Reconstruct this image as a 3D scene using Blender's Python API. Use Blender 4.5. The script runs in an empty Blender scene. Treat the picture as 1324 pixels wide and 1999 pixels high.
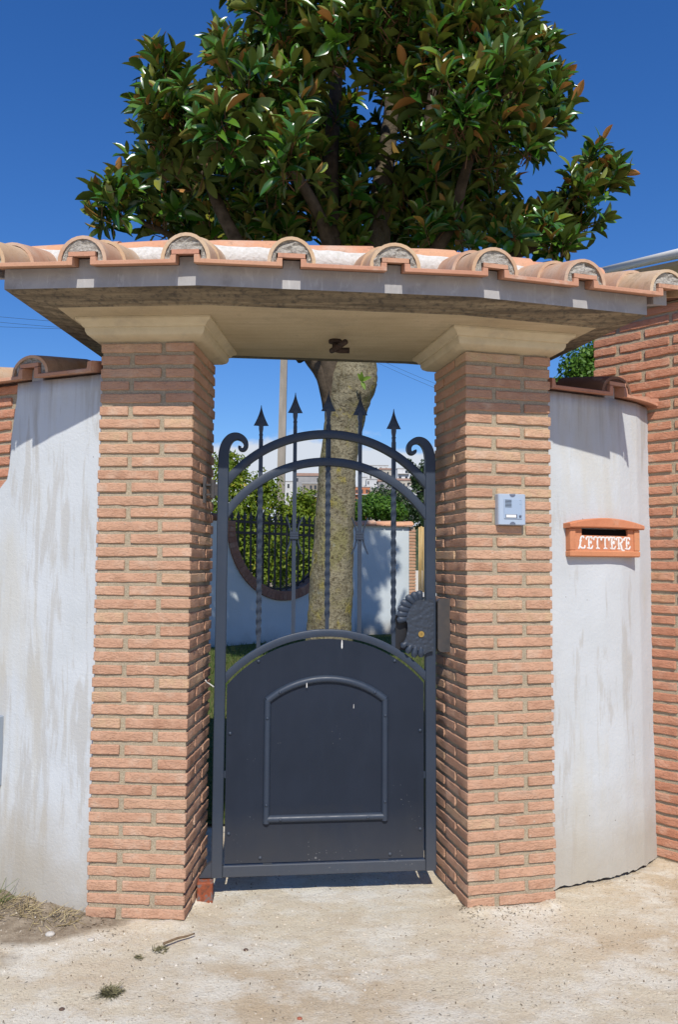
import bpy, math, random
import numpy as np
from mathutils import Vector, Matrix, Euler, noise
random.seed(7)
rng = np.random.default_rng(11)
sc = bpy.context.scene
col = sc.collection
PI = math.pi

# ------------------------------------------------------------------ camera
TH, RO, F, HC = 0.0666, 0.0064, 1525.0, 1.4266
cam_d = bpy.data.cameras.new('camera')
cam = bpy.data.objects.new('camera', cam_d); col.objects.link(cam)
cam_d.sensor_fit = 'VERTICAL'; cam_d.sensor_height = 24.0; cam_d.sensor_width = 24.0
cam_d.lens = F / 1999.0 * 24.0
cam_d.clip_start = 0.05; cam_d.clip_end = 6000
cam.matrix_world = Matrix.Translation((0, 0, HC)) @ Matrix.Rotation(PI/2 + TH, 4, 'X') @ Matrix.Rotation(RO, 4, 'Z')
sc.camera = cam

# ------------------------------------------------------------------ sky and sun
SUN_EL, SUN_AZ = math.radians(47.0), math.radians(3.5)
w = bpy.data.worlds.new('World'); sc.world = w; w.use_nodes = True
nt = w.node_tree; nt.nodes.clear()
def N(t, typ, **kw):
    n = t.nodes.new(typ)
    for k, v in kw.items():
        if hasattr(n, k): setattr(n, k, v)
        else: n.inputs[k].default_value = v
    return n
sky = N(nt, 'ShaderNodeTexSky', sky_type='NISHITA', sun_disc=False, sun_elevation=SUN_EL, sun_rotation=PI - SUN_AZ,
        altitude=300.0, air_density=1.3, dust_density=0.1, ozone_density=3.0)
hs = N(nt, 'ShaderNodeHueSaturation'); hs.inputs['Saturation'].default_value = 1.28; hs.inputs['Value'].default_value = 1.36
tn = N(nt, 'ShaderNodeMix', data_type='RGBA', blend_type='MULTIPLY'); tn.inputs['Factor'].default_value = 1.0; tn.inputs['B'].default_value = (0.56, 0.70, 1.0, 1)
nt.links.new(sky.outputs[0], hs.inputs['Color']); nt.links.new(hs.outputs[0], tn.inputs['A'])
tc = N(nt, 'ShaderNodeTexCoord')
sep = N(nt, 'ShaderNodeSeparateXYZ'); nt.links.new(tc.outputs['Generated'], sep.inputs[0])
mp = N(nt, 'ShaderNodeMapping'); mp.inputs['Scale'].default_value = (1, 1, 2.2); nt.links.new(tc.outputs['Generated'], mp.inputs['Vector'])
cn = N(nt, 'ShaderNodeTexNoise'); cn.inputs['Scale'].default_value = 7.0; cn.inputs['Detail'].default_value = 9.0; cn.inputs['Roughness'].default_value = 0.55
nt.links.new(mp.outputs[0], cn.inputs['Vector'])
# cloud cover falls off with height above the horizon
ma = N(nt, 'ShaderNodeMapRange'); ma.inputs['From Min'].default_value = 0.11; ma.inputs['From Max'].default_value = 0.205
ma.inputs['To Min'].default_value = 0.42; ma.inputs['To Max'].default_value = -0.42
nt.links.new(sep.outputs['Z'], ma.inputs['Value'])
ad = N(nt, 'ShaderNodeMath', operation='ADD'); nt.links.new(cn.outputs[0], ad.inputs[0]); nt.links.new(ma.outputs[0], ad.inputs[1])
cr = N(nt, 'ShaderNodeMapRange'); cr.interpolation_type = 'SMOOTHSTEP'
cr.inputs['From Min'].default_value = 0.45; cr.inputs['From Max'].default_value = 0.58; nt.links.new(ad.outputs[0], cr.inputs['Value'])
cmx = N(nt, 'ShaderNodeMix', data_type='RGBA'); nt.links.new(cr.outputs[0], cmx.inputs['Factor'])
nt.links.new(tn.outputs['Result'], cmx.inputs['A']); cmx.inputs['B'].default_value = (7.4, 8.0, 9.0, 1)
bg = N(nt, 'ShaderNodeBackground'); bg.inputs['Strength'].default_value = 0.10
nt.links.new(cmx.outputs['Result'], bg.inputs['Color'])
wo = N(nt, 'ShaderNodeOutputWorld'); nt.links.new(bg.outputs[0], wo.inputs['Surface'])

sd = bpy.data.lights.new('sun', 'SUN'); sun = bpy.data.objects.new('sun', sd); col.objects.link(sun)
sd.energy = 5.0; sd.angle = math.radians(0.53); sd.color = (1.0, 0.955, 0.88)
SV = Vector((math.sin(SUN_AZ)*math.cos(SUN_EL), -math.cos(SUN_AZ)*math.cos(SUN_EL), math.sin(SUN_EL)))
sun.rotation_euler = SV.to_track_quat('Z', 'Y').to_euler(); sun.location = SV*20
vs = sc.view_settings; vs.view_transform = 'Standard'; vs.look = 'None'; vs.exposure = -0.14; vs.gamma = 1.0; vs.use_curve_mapping = False
sc.cycles.use_denoising = True
sc.cycles.max_bounces = 8; sc.cycles.transparent_max_bounces = 8

# ------------------------------------------------------------------ helpers
def tag(o, label=None, cat=None, group=None, kind=None):
    if label: o['label'] = label
    if cat: o['category'] = cat
    if group: o['group'] = group
    if kind: o['kind'] = kind
    return o
def empty(name, loc=(0, 0, 0), rz=0.0, **kw):
    o = bpy.data.objects.new(name, None); col.objects.link(o); o.location = loc; o.rotation_euler = (0, 0, rz)
    o.empty_display_size = 0.1
    return tag(o, **kw)
def link(name, me, parent=None, M=None, **kw):
    o = bpy.data.objects.new(name, me); col.objects.link(o)
    if parent is not None: o.parent = parent
    if M is not None: o.matrix_local = M
    return tag(o, **kw)
def pray(u, v):
    a, b = u - 662, v - 999.5
    c, s = math.cos(RO), math.sin(RO)
    x, y = a*c + b*s, -a*s + b*c
    dx, dy, dz = x/F, 1.0, -y/F
    return Vector((dx, dy*math.cos(TH) - dz*math.sin(TH), dy*math.sin(TH) + dz*math.cos(TH)))
def at(u, v, Y):            # the point at distance Y along the road axis seen in direction (u, v)
    d = pray(u, v); t = Y/d.y
    return Vector((d.x*t, Y, HC + d.z*t))

class MB:
    def __init__(s): s.v = []; s.f = []; s.sm = False
    def add(s, vs, fs):
        b = len(s.v); s.v += [tuple(p) for p in vs]; s.f += [tuple(i + b for i in q) for q in fs]; return s
    def box(s, x0, x1, y0, y1, z0, z1, M=None):
        p = [(x0,y0,z0),(x1,y0,z0),(x1,y1,z0),(x0,y1,z0),(x0,y0,z1),(x1,y0,z1),(x1,y1,z1),(x0,y1,z1)]
        if M is not None: p = [M @ Vector(q) for q in p]
        return s.add(p, [(0,3,2,1),(4,5,6,7),(0,1,5,4),(1,2,6,5),(2,3,7,6),(3,0,4,7)])
    def bevbox(s, x0, x1, y0, y1, z0, z1, b):
        # box with bevelled edges along all axes (stack of octagonal rings)
        def ring(i, z):
            return [(x0+i+b,y0+i,z),(x1-i-b,y0+i,z),(x1-i,y0+i+b,z),(x1-i,y1-i-b,z),(x1-i-b,y1-i,z),(x0+i+b,y1-i,z),(x0+i,y1-i-b,z),(x0+i,y0+i+b,z)]
        return s.loft([ring(b, z0), ring(0, z0+b), ring(0, z1-b), ring(b, z1)], closed=True, cap=True)
    def loft(s, rings, closed=True, cap=False, flip=False):
        n = len(rings[0]); vs = [p for r in rings for p in r]; fs = []
        for i in range(len(rings)-1):
            for j in range(n if closed else n-1):
                k = (j+1) % n
                q = (i*n+j, i*n+k, (i+1)*n+k, (i+1)*n+j); fs.append(q[::-1] if flip else q)
        if cap:
            a = tuple(range(n)); z = tuple((len(rings)-1)*n + i for i in range(n))
            fs.append(a if flip else a[::-1]); fs.append(z[::-1] if flip else z)
        return s.add(vs, fs)
    def prism(s, poly, y0, y1):          # polygon in x,z (counter-clockwise seen from -y), pushed from y0 to y1
        n = len(poly)
        vs = [(p[0], y0, p[1]) for p in poly] + [(p[0], y1, p[1]) for p in poly]
        fs = [tuple(range(n)), tuple(range(2*n-1, n-1, -1))]
        for i in range(n):
            j = (i+1) % n; fs.append((i, n+i, n+j, j))
        return s.add(vs, fs)
    def strip(s, outer, inner, y0, y1):   # band between two polylines of equal length in x,z
        n = len(outer); rings = []
        for o, i in zip(outer, inner):
            rings.append([(o[0], y0, o[1]), (o[0], y1, o[1]), (i[0], y1, i[1]), (i[0], y0, i[1])])
        return s.loft(rings, True, True)
    def tube(s, pts, rad, seg=8, cap=True):
        pts = [Vector(p) for p in pts]; n = len(pts)
        if not hasattr(rad, '__len__'): rad = [rad]*n
        up = None; rings = []
        for i in range(n):
            t = (pts[min(i+1, n-1)] - pts[max(i-1, 0)])
            if t.length < 1e-9: t = Vector((0, 0, 1))
            t.normalize()
            if up is None:
                a = Vector((1, 0, 0)) if abs(t.x) < 0.8 else Vector((0, 0, 1))
                up = (a - t*a.dot(t)).normalized()
            else:
                up = up - t*up.dot(t)
                up = up.normalized() if up.length > 1e-6 else t.orthogonal().normalized()
            w_ = t.cross(up)
            rings.append([tuple(pts[i] + (up*math.cos(2*PI*k/seg) + w_*math.sin(2*PI*k/seg))*rad[i]) for k in range(seg)])
        return s.loft(rings, True, cap)
    def mesh(s, name, mat, smooth=False):
        me = bpy.data.meshes.new(name); me.from_pydata(s.v, [], s.f); me.update()
        me.materials.append(mat)
        if smooth: me.polygons.foreach_set('use_smooth', [True]*len(me.polygons))
        return me
    def build(s, name, mat, parent=None, smooth=False, fix=False, **kw):
        me = s.mesh(name, mat, smooth)
        if fix or True:
            import bmesh
            bm = bmesh.new(); bm.from_mesh(me); bmesh.ops.recalc_face_normals(bm, faces=bm.faces); bm.to_mesh(me); bm.free()
        return link(name, me, parent, **kw)
def smooth_by_angle(o, deg=35):
    me = o.data
    import bmesh
    bm = bmesh.new(); bm.from_mesh(me)
    for f in bm.faces: f.smooth = True
    for e in bm.edges:
        if len(e.link_faces) == 2 and e.calc_face_angle(0) > math.radians(deg): e.smooth = False
    bm.to_mesh(me); bm.free(); return o
def np_mesh(name, V, Fq, mat, smooth=True, attr=None):
    me = bpy.data.meshes.new(name)
    V = np.asarray(V, np.float32); Fq = np.asarray(Fq, np.int32); k = Fq.shape[1]
    me.vertices.add(len(V)); me.vertices.foreach_set('co', V.ravel())
    me.loops.add(Fq.size); me.loops.foreach_set('vertex_index', Fq.ravel())
    me.polygons.add(len(Fq)); me.polygons.foreach_set('loop_start', np.arange(0, Fq.size, k, dtype=np.int32))
    me.polygons.foreach_set('use_smooth', np.full(len(Fq), smooth))
    if attr is not None:
        a = me.attributes.new('var', 'FLOAT', 'POINT'); a.data.foreach_set('value', np.asarray(attr, np.float32))
    me.update(calc_edges=True); me.validate(); me.materials.append(mat)
    return me

# ------------------------------------------------------------------ materials
class Mat:
    def __init__(s, name, rough=0.8, spec=0.3, metal=0.0):
        s.m = bpy.data.materials.new(name); s.m.use_nodes = True; s.t = s.m.node_tree; s.n = s.t.nodes
        s.b = s.n['Principled BSDF']; s.b.inputs['Roughness'].default_value = rough
        s.b.inputs['Specular IOR Level'].default_value = spec; s.b.inputs['Metallic'].default_value = metal
        s.tc = s.n.new('ShaderNodeTexCoord'); s.co = s.tc.outputs['Object']
    def L(s, a, b): s.t.links.new(a, b)
    def mapping(s, scale=(1,1,1), rot=(0,0,0), rnd=False, src=None):
        m = s.n.new('ShaderNodeMapping'); m.inputs['Scale'].default_value = scale; m.inputs['Rotation'].default_value = rot
        s.L(src or s.co, m.inputs['Vector'])
        if rnd:
            oi = s.n.new('ShaderNodeObjectInfo'); mu = s.n.new('ShaderNodeMath'); mu.operation = 'MULTIPLY'; mu.inputs[1].default_value = 57.0
            s.L(oi.outputs['Random'], mu.inputs[0]); cb = s.n.new('ShaderNodeCombineXYZ')
            for i in range(3): s.L(mu.outputs[0], cb.inputs[i])
            s.L(cb.outputs[0], m.inputs['Location'])
        return m.outputs[0]
    def noise(s, scale, detail=4, rough=0.55, vec=None, dist=0.0):
        n = s.n.new('ShaderNodeTexNoise'); n.inputs['Scale'].default_value = scale; n.inputs['Detail'].default_value = detail
        n.inputs['Roughness'].default_value = rough; n.inputs['Distortion'].default_value = dist
        s.L(vec or s.co, n.inputs['Vector']); return n.outputs[0]
    def voro(s, scale, vec=None, feat='F1', out='Distance', rnd=1.0):
        n = s.n.new('ShaderNodeTexVoronoi'); n.feature = feat; n.inputs['Scale'].default_value = scale; n.inputs['Randomness'].default_value = rnd
        s.L(vec or s.co, n.inputs['Vector']); return n.outputs[out]
    def rng(s, v, a, b, c=0.0, d=1.0, smooth=False):
        n = s.n.new('ShaderNodeMapRange'); n.inputs['From Min'].default_value = a; n.inputs['From Max'].default_value = b
        n.inputs['To Min'].default_value = c; n.inputs['To Max'].default_value = d
        if smooth: n.interpolation_type = 'SMOOTHSTEP'
        s.L(v, n.inputs['Value']); return n.outputs[0]
    def math(s, op, a, b=None):
        n = s.n.new('ShaderNodeMath'); n.operation = op
        for i, x in enumerate((a, b)):
            if x is None: continue
            if isinstance(x, (int, float)): n.inputs[i].default_value = x
            else: s.L(x, n.inputs[i])
        return n.outputs[0]
    def mix(s, f, a, b, mode='MIX'):
        n = s.n.new('ShaderNodeMix'); n.data_type = 'RGBA'; n.blend_type = mode
        if isinstance(f, (int, float)): n.inputs['Factor'].default_value = f
        else: s.L(f, n.inputs['Factor'])
        for k, x in (('A', a), ('B', b)):
            if isinstance(x, tuple): n.inputs[k].default_value = (*x, 1)
            else: s.L(x, n.inputs[k])
        return n.outputs['Result']
    def rand(s):
        return s.n.new('ShaderNodeObjectInfo').outputs['Random']
    def ramp(s, f, stops):
        n = s.n.new('ShaderNodeValToRGB'); e = n.color_ramp.elements
        while len(e) > len(stops): e.remove(e[-1])
        while len(e) < len(stops): e.new(0.5)
        for i, (p, c) in enumerate(stops): e[i].position = p; e[i].color = (*c, 1)
        s.L(f, n.inputs[0]); return n.outputs[0]
    def color(s, c):
        if isinstance(c, tuple): s.b.inputs['Base Color'].default_value = (*c, 1)
        else: s.L(c, s.b.inputs['Base Color'])
        return s
    def rough(s, v): s.L(v, s.b.inputs['Roughness']); return s
    def bump(s, h, strength=0.4, dist=0.01):
        n = s.n.new('ShaderNodeBump'); n.inputs['Strength'].default_value = strength; n.inputs['Distance'].default_value = dist
        s.L(h, n.inputs['Height'])
        if s.b.inputs['Normal'].is_linked: s.L(s.b.inputs['Normal'].links[0].from_socket, n.inputs['Normal'])
        s.L(n.outputs[0], s.b.inputs['Normal']); return s

def brick_mat(name, c0, c1, c2):
    m = Mat(name, 0.9, 0.15); v = m.mapping(rnd=True)
    r = m.rand()
    base = m.ramp(r, [(0.0, c0), (0.45, c1), (0.82, c1), (0.93, c2), (1.0, (c2[0]*1.0, c2[1]*1.15, c2[2]*1.1))])
    n1 = m.noise(18, 5, 0.6, v); n2 = m.noise(160, 4, 0.6, v)
    c = m.mix(m.rng(n1, 0.35, 0.7), base, (c1[0]*1.08, c1[1]*1.12, c1[2]*1.15))
    c = m.mix(m.rng(n2, 0.45, 0.75, 0.0, 0.35), c, (c1[0]*0.6, c1[1]*0.55, c1[2]*0.55))
    nd = m.noise(9, 3, 0.6, v)                     # lime bloom
    c = m.mix(m.rng(nd, 0.55, 0.74, 0.0, 0.42), c, (0.56, 0.46, 0.35)); c = m.mix(m.rng(m.noise(30, 4, 0.7, v), 0.64, 0.74, 0, 0.55), c, (0.60, 0.53, 0.42))
    c = m.mix(m.rng(m.noise(4, 2, 0.5, v), 0.3, 0.7, 0, 0.35), c, (c0[0]*0.8, c0[1]*0.78, c0[2]*0.78))
    m.color(c)
    vs_ = m.mapping((30, 30, 75), rnd=True)
    cre = m.noise(1.0, 3, 0.6, vs_, 1.2)            # folded sand-moulded face
    m.bump(m.rng(cre, 0.46, 0.56), 0.6, 0.003)
    m.bump(n2, 0.35, 0.002); m.bump(m.noise(500, 2, 0.5, v), 0.25, 0.001)
    return m.m
M_brick = brick_mat('brick_clay', (0.45, 0.245, 0.155), (0.53, 0.31, 0.20), (0.55, 0.36, 0.225))
M_brick2 = brick_mat('brick_clay_red', (0.45, 0.195, 0.115), (0.52, 0.245, 0.15), (0.54, 0.28, 0.17))
M_brick_old = brick_mat('brick_ring', (0.24, 0.12, 0.08), (0.29, 0.155, 0.105), (0.32, 0.18, 0.13))

m = Mat('mortar', 0.95, 0.1); n1 = m.noise(220, 4, 0.65); n2 = m.noise(6, 4)
m.color(m.mix(m.rng(n2, 0.35, 0.7), m.mix(m.rng(n1, 0.3, 0.7), (0.29, 0.235, 0.155), (0.50, 0.42, 0.30)), m.mix(m.rng(n1, 0.3, 0.7), (0.25, 0.205, 0.14), (0.44, 0.365, 0.265))))
m.bump(n1, 0.8, 0.004); m.bump(m.noise(40, 3), 0.5, 0.006); M_mortar = m.m

m = Mat('cement_plug', 0.95, 0.1); n1 = m.noise(90, 5, 0.65)
m.color(m.mix(m.rng(n1, 0.3, 0.75), (0.24, 0.215, 0.18), (0.56, 0.52, 0.45))); m.bump(n1, 0.9, 0.012); M_plug = m.m

def terra(name, a, b, lime):
    m = Mat(name, 0.85, 0.2); v = m.mapping(rnd=True)
    n1 = m.noise(7, 5, 0.6, v); n2 = m.noise(120, 3, 0.6, v)
    c = m.mix(m.rng(n1, 0.35, 0.65), a, b)
    c = m.mix(m.math('MULTIPLY', m.rand(), 0.5), c, (b[0]*1.08, b[1]*1.35, b[2]*1.2))
    c = m.mix(m.rng(m.noise(5, 6, 0.65, v), 0.62-lime*0.2, 0.76, 0, 0.75), c, (0.55, 0.47, 0.38))
    c = m.mix(m.rng(m.noise(14, 5, 0.7, v), 0.56, 0.76, 0, 0.65), c, (0.13, 0.085, 0.06))
    c = m.mix(m.rng(n2, 0.5, 0.8, 0, 0.3), c, (0.25, 0.11, 0.06))
    m.color(c); m.bump(n1, 0.2, 0.006); m.bump(n2, 0.3, 0.002); return m.m
M_pan = terra('terracotta_pan', (0.42, 0.185, 0.12), (0.50, 0.245, 0.165), 0.15)
M_coppo = terra('terracotta_cover', (0.45, 0.235, 0.145), (0.54, 0.345, 0.225), 0.7)
M_ridge = terra('terracotta_ridge', (0.55, 0.24, 0.14), (0.60, 0.31, 0.19), 0.45)
M_darktile = terra('terracotta_dark', (0.14, 0.07, 0.05), (0.20, 0.10, 0.07), 0.0)
M_mailclay = terra('terracotta_letterbox', (0.52, 0.19, 0.095), (0.58, 0.235, 0.125), 0.0)

m = Mat('white_lime_mortar', 0.95, 0.1); n1 = m.noise(60, 5, 0.6)
m.color(m.mix(m.rng(n1, 0.3, 0.7), (0.52, 0.49, 0.43), (0.68, 0.66, 0.61))); m.bump(n1, 0.7, 0.008); M_lime = m.m

# cast concrete of canopy and capitals
m = Mat('cast_concrete', 0.9, 0.15); sx = m.n.new('ShaderNodeSeparateXYZ'); m.L(m.co, sx.inputs[0])
n1 = m.noise(4, 5, 0.6); n2 = m.noise(1, 4, 0.6, m.mapping((3, 40, 3))); n3 = m.noise(180, 3)
c = m.mix(m.rng(n1, 0.3, 0.7), (0.50, 0.41, 0.265), (0.60, 0.505, 0.345))
c = m.mix(m.rng(n2, 0.45, 0.7, 0, 0.4), c, (0.40, 0.33, 0.22))
c = m.mix(m.rng(n3, 0.5, 0.8, 0, 0.25), c, (0.2, 0.17, 0.13))
c = m.mix(m.rng(m.noise(2.2, 6, 0.7), 0.56, 0.72, 0, 0.45), c, (0.27, 0.235, 0.175)); c = m.mix(m.rng(m.noise(14, 5, 0.7), 0.62, 0.74, 0, 0.4), c, (0.20, 0.175, 0.14))
m.color(c); m.bump(n2, 0.25, 0.005); m.bump(n3, 0.3, 0.0015); m.bump(m.noise(28, 4), 0.2, 0.005); M_conc = m.m
m = Mat('cast_concrete_capital', 0.9, 0.15); n1 = m.noise(9, 5, 0.6); n3 = m.noise(200, 3)
c = m.mix(m.rng(n1, 0.3, 0.7), (0.55, 0.455, 0.30), (0.64, 0.545, 0.375)); c = m.mix(m.rng(m.noise(20, 4), 0.55, 0.75, 0, 0.4), c, (0.42, 0.36, 0.28)); c = m.mix(m.rng(m.noise(3.5, 6, 0.7), 0.55, 0.75, 0, 0.4), c, (0.33, 0.28, 0.20))
m.color(c); m.bump(n3, 0.3, 0.0015); m.bump(m.noise(26, 4), 0.25, 0.005); M_cap = m.m
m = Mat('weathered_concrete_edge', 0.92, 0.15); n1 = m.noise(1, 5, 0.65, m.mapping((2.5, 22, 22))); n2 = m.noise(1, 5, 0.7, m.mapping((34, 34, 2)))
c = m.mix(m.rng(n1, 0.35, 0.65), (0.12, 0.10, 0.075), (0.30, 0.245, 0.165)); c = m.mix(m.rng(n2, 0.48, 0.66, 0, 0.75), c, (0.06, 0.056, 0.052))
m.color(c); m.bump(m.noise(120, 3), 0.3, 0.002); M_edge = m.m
m = Mat('grey_render', 0.9, 0.2); n1 = m.noise(3.5, 6, 0.65, None, 0.8); n2 = m.noise(1, 6, 0.7, m.mapping((20, 20, 5)), 2.0)
c = m.mix(m.rng(n1, 0.35, 0.65), (0.30, 0.29, 0.285), (0.40, 0.385, 0.37)); c = m.mix(m.rng(n2, 0.55, 0.66, 0, 0.45), c, (0.52, 0.51, 0.50))
c = m.mix(m.rng(m.noise(8, 4), 0.58, 0.72, 0, 0.5), c, (0.20, 0.185, 0.17))
m.color(c); m.bump(m.noise(150, 3), 0.25, 0.002); M_fascia = m.m

def plaster(name, stain, seed, white=(0.555, 0.58, 0.59)):
    m = Mat(name, 0.92, 0.12)
    mp_ = m.n.new('ShaderNodeMapping'); mp_.inputs['Location'].default_value = (seed, seed*1.7, seed*0.3); m.L(m.co, mp_.inputs['Vector']); v = mp_.outputs[0]
    sp = m.n.new('ShaderNodeSeparateXYZ'); m.L(m.co, sp.inputs[0]); z = sp.outputs['Z']
    c = m.mix(m.rng(m.noise(2.2, 5, 0.6, v), 0.35, 0.65), white, (white[0]*0.90, white[1]*0.90, white[2]*0.89))
    st = m.noise(1, 5, 0.62, m.mapping((9, 9, 1.15), (0, 0.12, 0), src=v), 0.6)       # long runs
    st2 = m.noise(1, 4, 0.6, m.mapping((28, 28, 3.2), (0, 0.12, 0), src=v), 0.4)
    big = m.noise(1.1, 3, 0.5, v)
    f = m.math('ADD', m.math('MULTIPLY', st, 0.62), m.math('MULTIPLY', st2, 0.38)); f = m.math('ADD', f, m.rng(big, 0.3, 0.7, -0.07, 0.07))
    c = m.mix(m.rng(f, 0.555 - stain, 0.61 - stain, 0, 0.62), c, (0.42, 0.405, 0.37))
    c = m.mix(m.math('MULTIPLY', m.rng(m.noise(1, 4, 0.6, m.mapping((5, 5, 1.0), src=v)), 0.53, 0.66), 0.45), c, (0.50, 0.47, 0.385))
    dr = m.noise(1, 5, 0.65, m.mapping((16, 16, 0.7), src=v)); zt = m.math('ADD', z, m.math('MULTIPLY', dr, 1.6))
    c = m.mix(m.math('MULTIPLY', m.rng(zt, 2.86, 3.22, 0, 1, True), 0.55), c, (0.36, 0.34, 0.30))
    # splash dirt near the foot of the wall
    zz = m.math('ADD', z, m.math('MULTIPLY', m.noise(5, 5, 0.6, v), -0.55))
    c = m.mix(m.rng(zz, 0.28, -0.25, 0, 0.75, True), c, (0.40, 0.355, 0.28))
    c = m.mix(m.rng(m.voro(9, v), 0.035, 0.02, 0, 0.7), c, (0.10, 0.085, 0.07))
    m.color(c); m.bump(m.noise(75, 4, 0.6, v), 0.36, 0.005); m.bump(m.noise(9, 3, 0.5, v), 0.22, 0.010); m.bump(m.noise(330, 2, 0.5, v), 0.35, 0.002)
    return m.m
M_plL = plaster('lime_plaster_streaked', 0.018, 3.1)
M_plR = plaster('lime_plaster', -0.02, 8.6)
m = Mat('garden_plaster', 0.92, 0.1); n1 = m.noise(1.2, 5)
sp = m.n.new('ShaderNodeSeparateXYZ'); m.L(m.co, sp.inputs[0])
c = m.mix(m.rng(n1, 0.35, 0.65), (0.50, 0.55, 0.555), (0.58, 0.62, 0.62))
zz = m.math('ADD', sp.outputs['Z'], m.math('MULTIPLY', m.noise(2.5, 5), -0.6))
c = m.mix(m.rng(zz, 0.30, -0.25, 0, 0.8, True), c, (0.25, 0.21, 0.16)); m.color(c); m.bump(m.noise(40, 3), 0.3, 0.01); M_gplaster = m.m

# iron of the gate: satin blue-grey paint with speckles
def iron(name, a, b, speck):
    m = Mat(name, 0.42, 0.22 if name == 'gate_panel' else 0.42); n1 = m.noise(3, 4, 0.6); n2 = m.noise(1, 4, 0.6, m.mapping((30, 30, 4)))
    c = m.mix(m.rng(n1, 0.3, 0.7), a, b); c = m.mix(m.rng(n2, 0.5, 0.8, 0, 0.3), c, (b[0]*1.25, b[1]*1.25, b[2]*1.2))
    if speck:
        sp = m.n.new('ShaderNodeSeparateXYZ'); m.L(m.co, sp.inputs[0])
        vo = m.voro(52); big = m.noise(4, 4); low = m.rng(sp.outputs['Z'], 0.1, 0.85, 0.085, 0.0)
        thr = m.math('ADD', low, m.rng(big, 0.45, 0.7, -0.06, 0.075))
        f = m.math('MULTIPLY', m.math('LESS_THAN', vo, thr), 0.32); c = m.mix(f, c, (0.34, 0.34, 0.33))
        f2 = m.math('MULTIPLY', m.math('LESS_THAN', m.voro(23), m.math('SUBTRACT', thr, 0.03)), 0.3); c = m.mix(f2, c, (0.42, 0.41, 0.39))
        dust = m.rng(m.math('ADD', sp.outputs['Z'], m.math('MULTIPLY', m.noise(6, 4), 0.25)), 0.5, 0.05, 0, 0.16); c = m.mix(dust, c, (0.30, 0.27, 0.22))
    m.color(c); m.rough(m.rng(m.noise(25, 4), 0.3, 0.7, 0.36, 0.55)); m.bump(m.noise(240, 3), 0.08, 0.001); m.bump(m.noise(18, 3), 0.06, 0.004); return m.m
M_iron = iron('gate_iron', (0.022, 0.032, 0.051), (0.028, 0.041, 0.064), True)
M_panel = iron('gate_panel', (0.013, 0.0185, 0.030), (0.017, 0.0235, 0.038), True)
m = Mat('hammered_iron', 0.40, 0.5); m.color((0.028, 0.037, 0.053)); m.bump(m.voro(62, None, 'SMOOTH_F1'), 0.75, 0.006); M_hammer = m.m
m = Mat('lock_box_steel', 0.42, 0.4); m.color(m.mix(m.rng(m.noise(14, 4), 0.35, 0.7), (0.045, 0.045, 0.047), (0.085, 0.07, 0.06))); M_lockbox = m.m
m = Mat('brass', 0.3, 0.5, 1.0); m.color((0.60, 0.40, 0.13)); M_brass = m.m
m = Mat('hole_shade', 0.9, 0.05); m.color((0.008, 0.008, 0.008)); M_hole = m.m  # near-black colour stands in for the shade inside openings
m = Mat('rusty_steel', 0.85, 0.25); n1 = m.noise(28, 6, 0.65)
m.color(m.ramp(n1, [(0.35, (0.10, 0.055, 0.04)), (0.5, (0.30, 0.075, 0.03)), (0.6, (0.14, 0.13, 0.125)), (0.72, (0.36, 0.27, 0.18))])); m.bump(n1, 0.5, 0.004); M_rust = m.m
m = Mat('rusty_pipe', 0.8, 0.25); n1 = m.noise(60, 4); m.color(m.mix(m.rng(n1, 0.35, 0.65), (0.030, 0.020, 0.016), (0.065, 0.040, 0.03))); M_pipe = m.m
m = Mat('black_railing', 0.5, 0.4); m.color((0.012, 0.012, 0.014)); M_black = m.m
m = Mat('silver_plastic', 0.35, 0.5, 0.15); m.color((0.40, 0.47, 0.56)); M_silver = m.m
m = Mat('silver_plastic_face', 0.45, 0.4, 0.05); m.color((0.33, 0.41, 0.52)); M_silver2 = m.m
m = Mat('grey_plastic', 0.5, 0.4); m.color((0.12, 0.14, 0.19)); M_gplast = m.m
m = Mat('name_card', 0.5, 0.4); m.color((0.72, 0.72, 0.70)); M_card = m.m
m = Mat('white_paint', 0.6, 0.3); m.color(m.mix(m.rng(m.noise(60, 3), 0.4, 0.7), (0.78, 0.77, 0.74), (0.66, 0.63, 0.58))); M_white = m.m
m = Mat('white_wire', 0.5, 0.3); m.color((0.70, 0.68, 0.62)); M_wire = m.m
m = Mat('grey_cabinet', 0.45, 0.4); m.color((0.30, 0.34, 0.38)); M_cabinet = m.m
m = Mat('gutter_white', 0.4, 0.4); m.color((0.74, 0.72, 0.68)); M_gutter = m.m
m = Mat('eave_cream', 0.8, 0.2); m.color((0.50, 0.40, 0.28)); M_eave = m.m
m = Mat('pole_concrete', 0.9, 0.15); n1 = m.noise(1, 5, 0.6, m.mapping((8, 8, 1.2))); m.color(m.mix(m.rng(n1, 0.35, 0.65), (0.24, 0.21, 0.17), (0.34, 0.30, 0.25))); m.bump(m.noise(30, 3), 0.3, 0.01); M_pole = m.m
m = Mat('bamboo', 0.6, 0.3); n1 = m.noise(1, 3, 0.6, m.mapping((30, 30, 3))); m.color(m.mix(m.rng(n1, 0.35, 0.65), (0.42, 0.27, 0.10), (0.56, 0.40, 0.18))); M_bamboo = m.m
m = Mat('fence_wire', 0.5, 0.4, 0.3); m.color((0.05, 0.09, 0.06)); M_mesh = m.m

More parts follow.
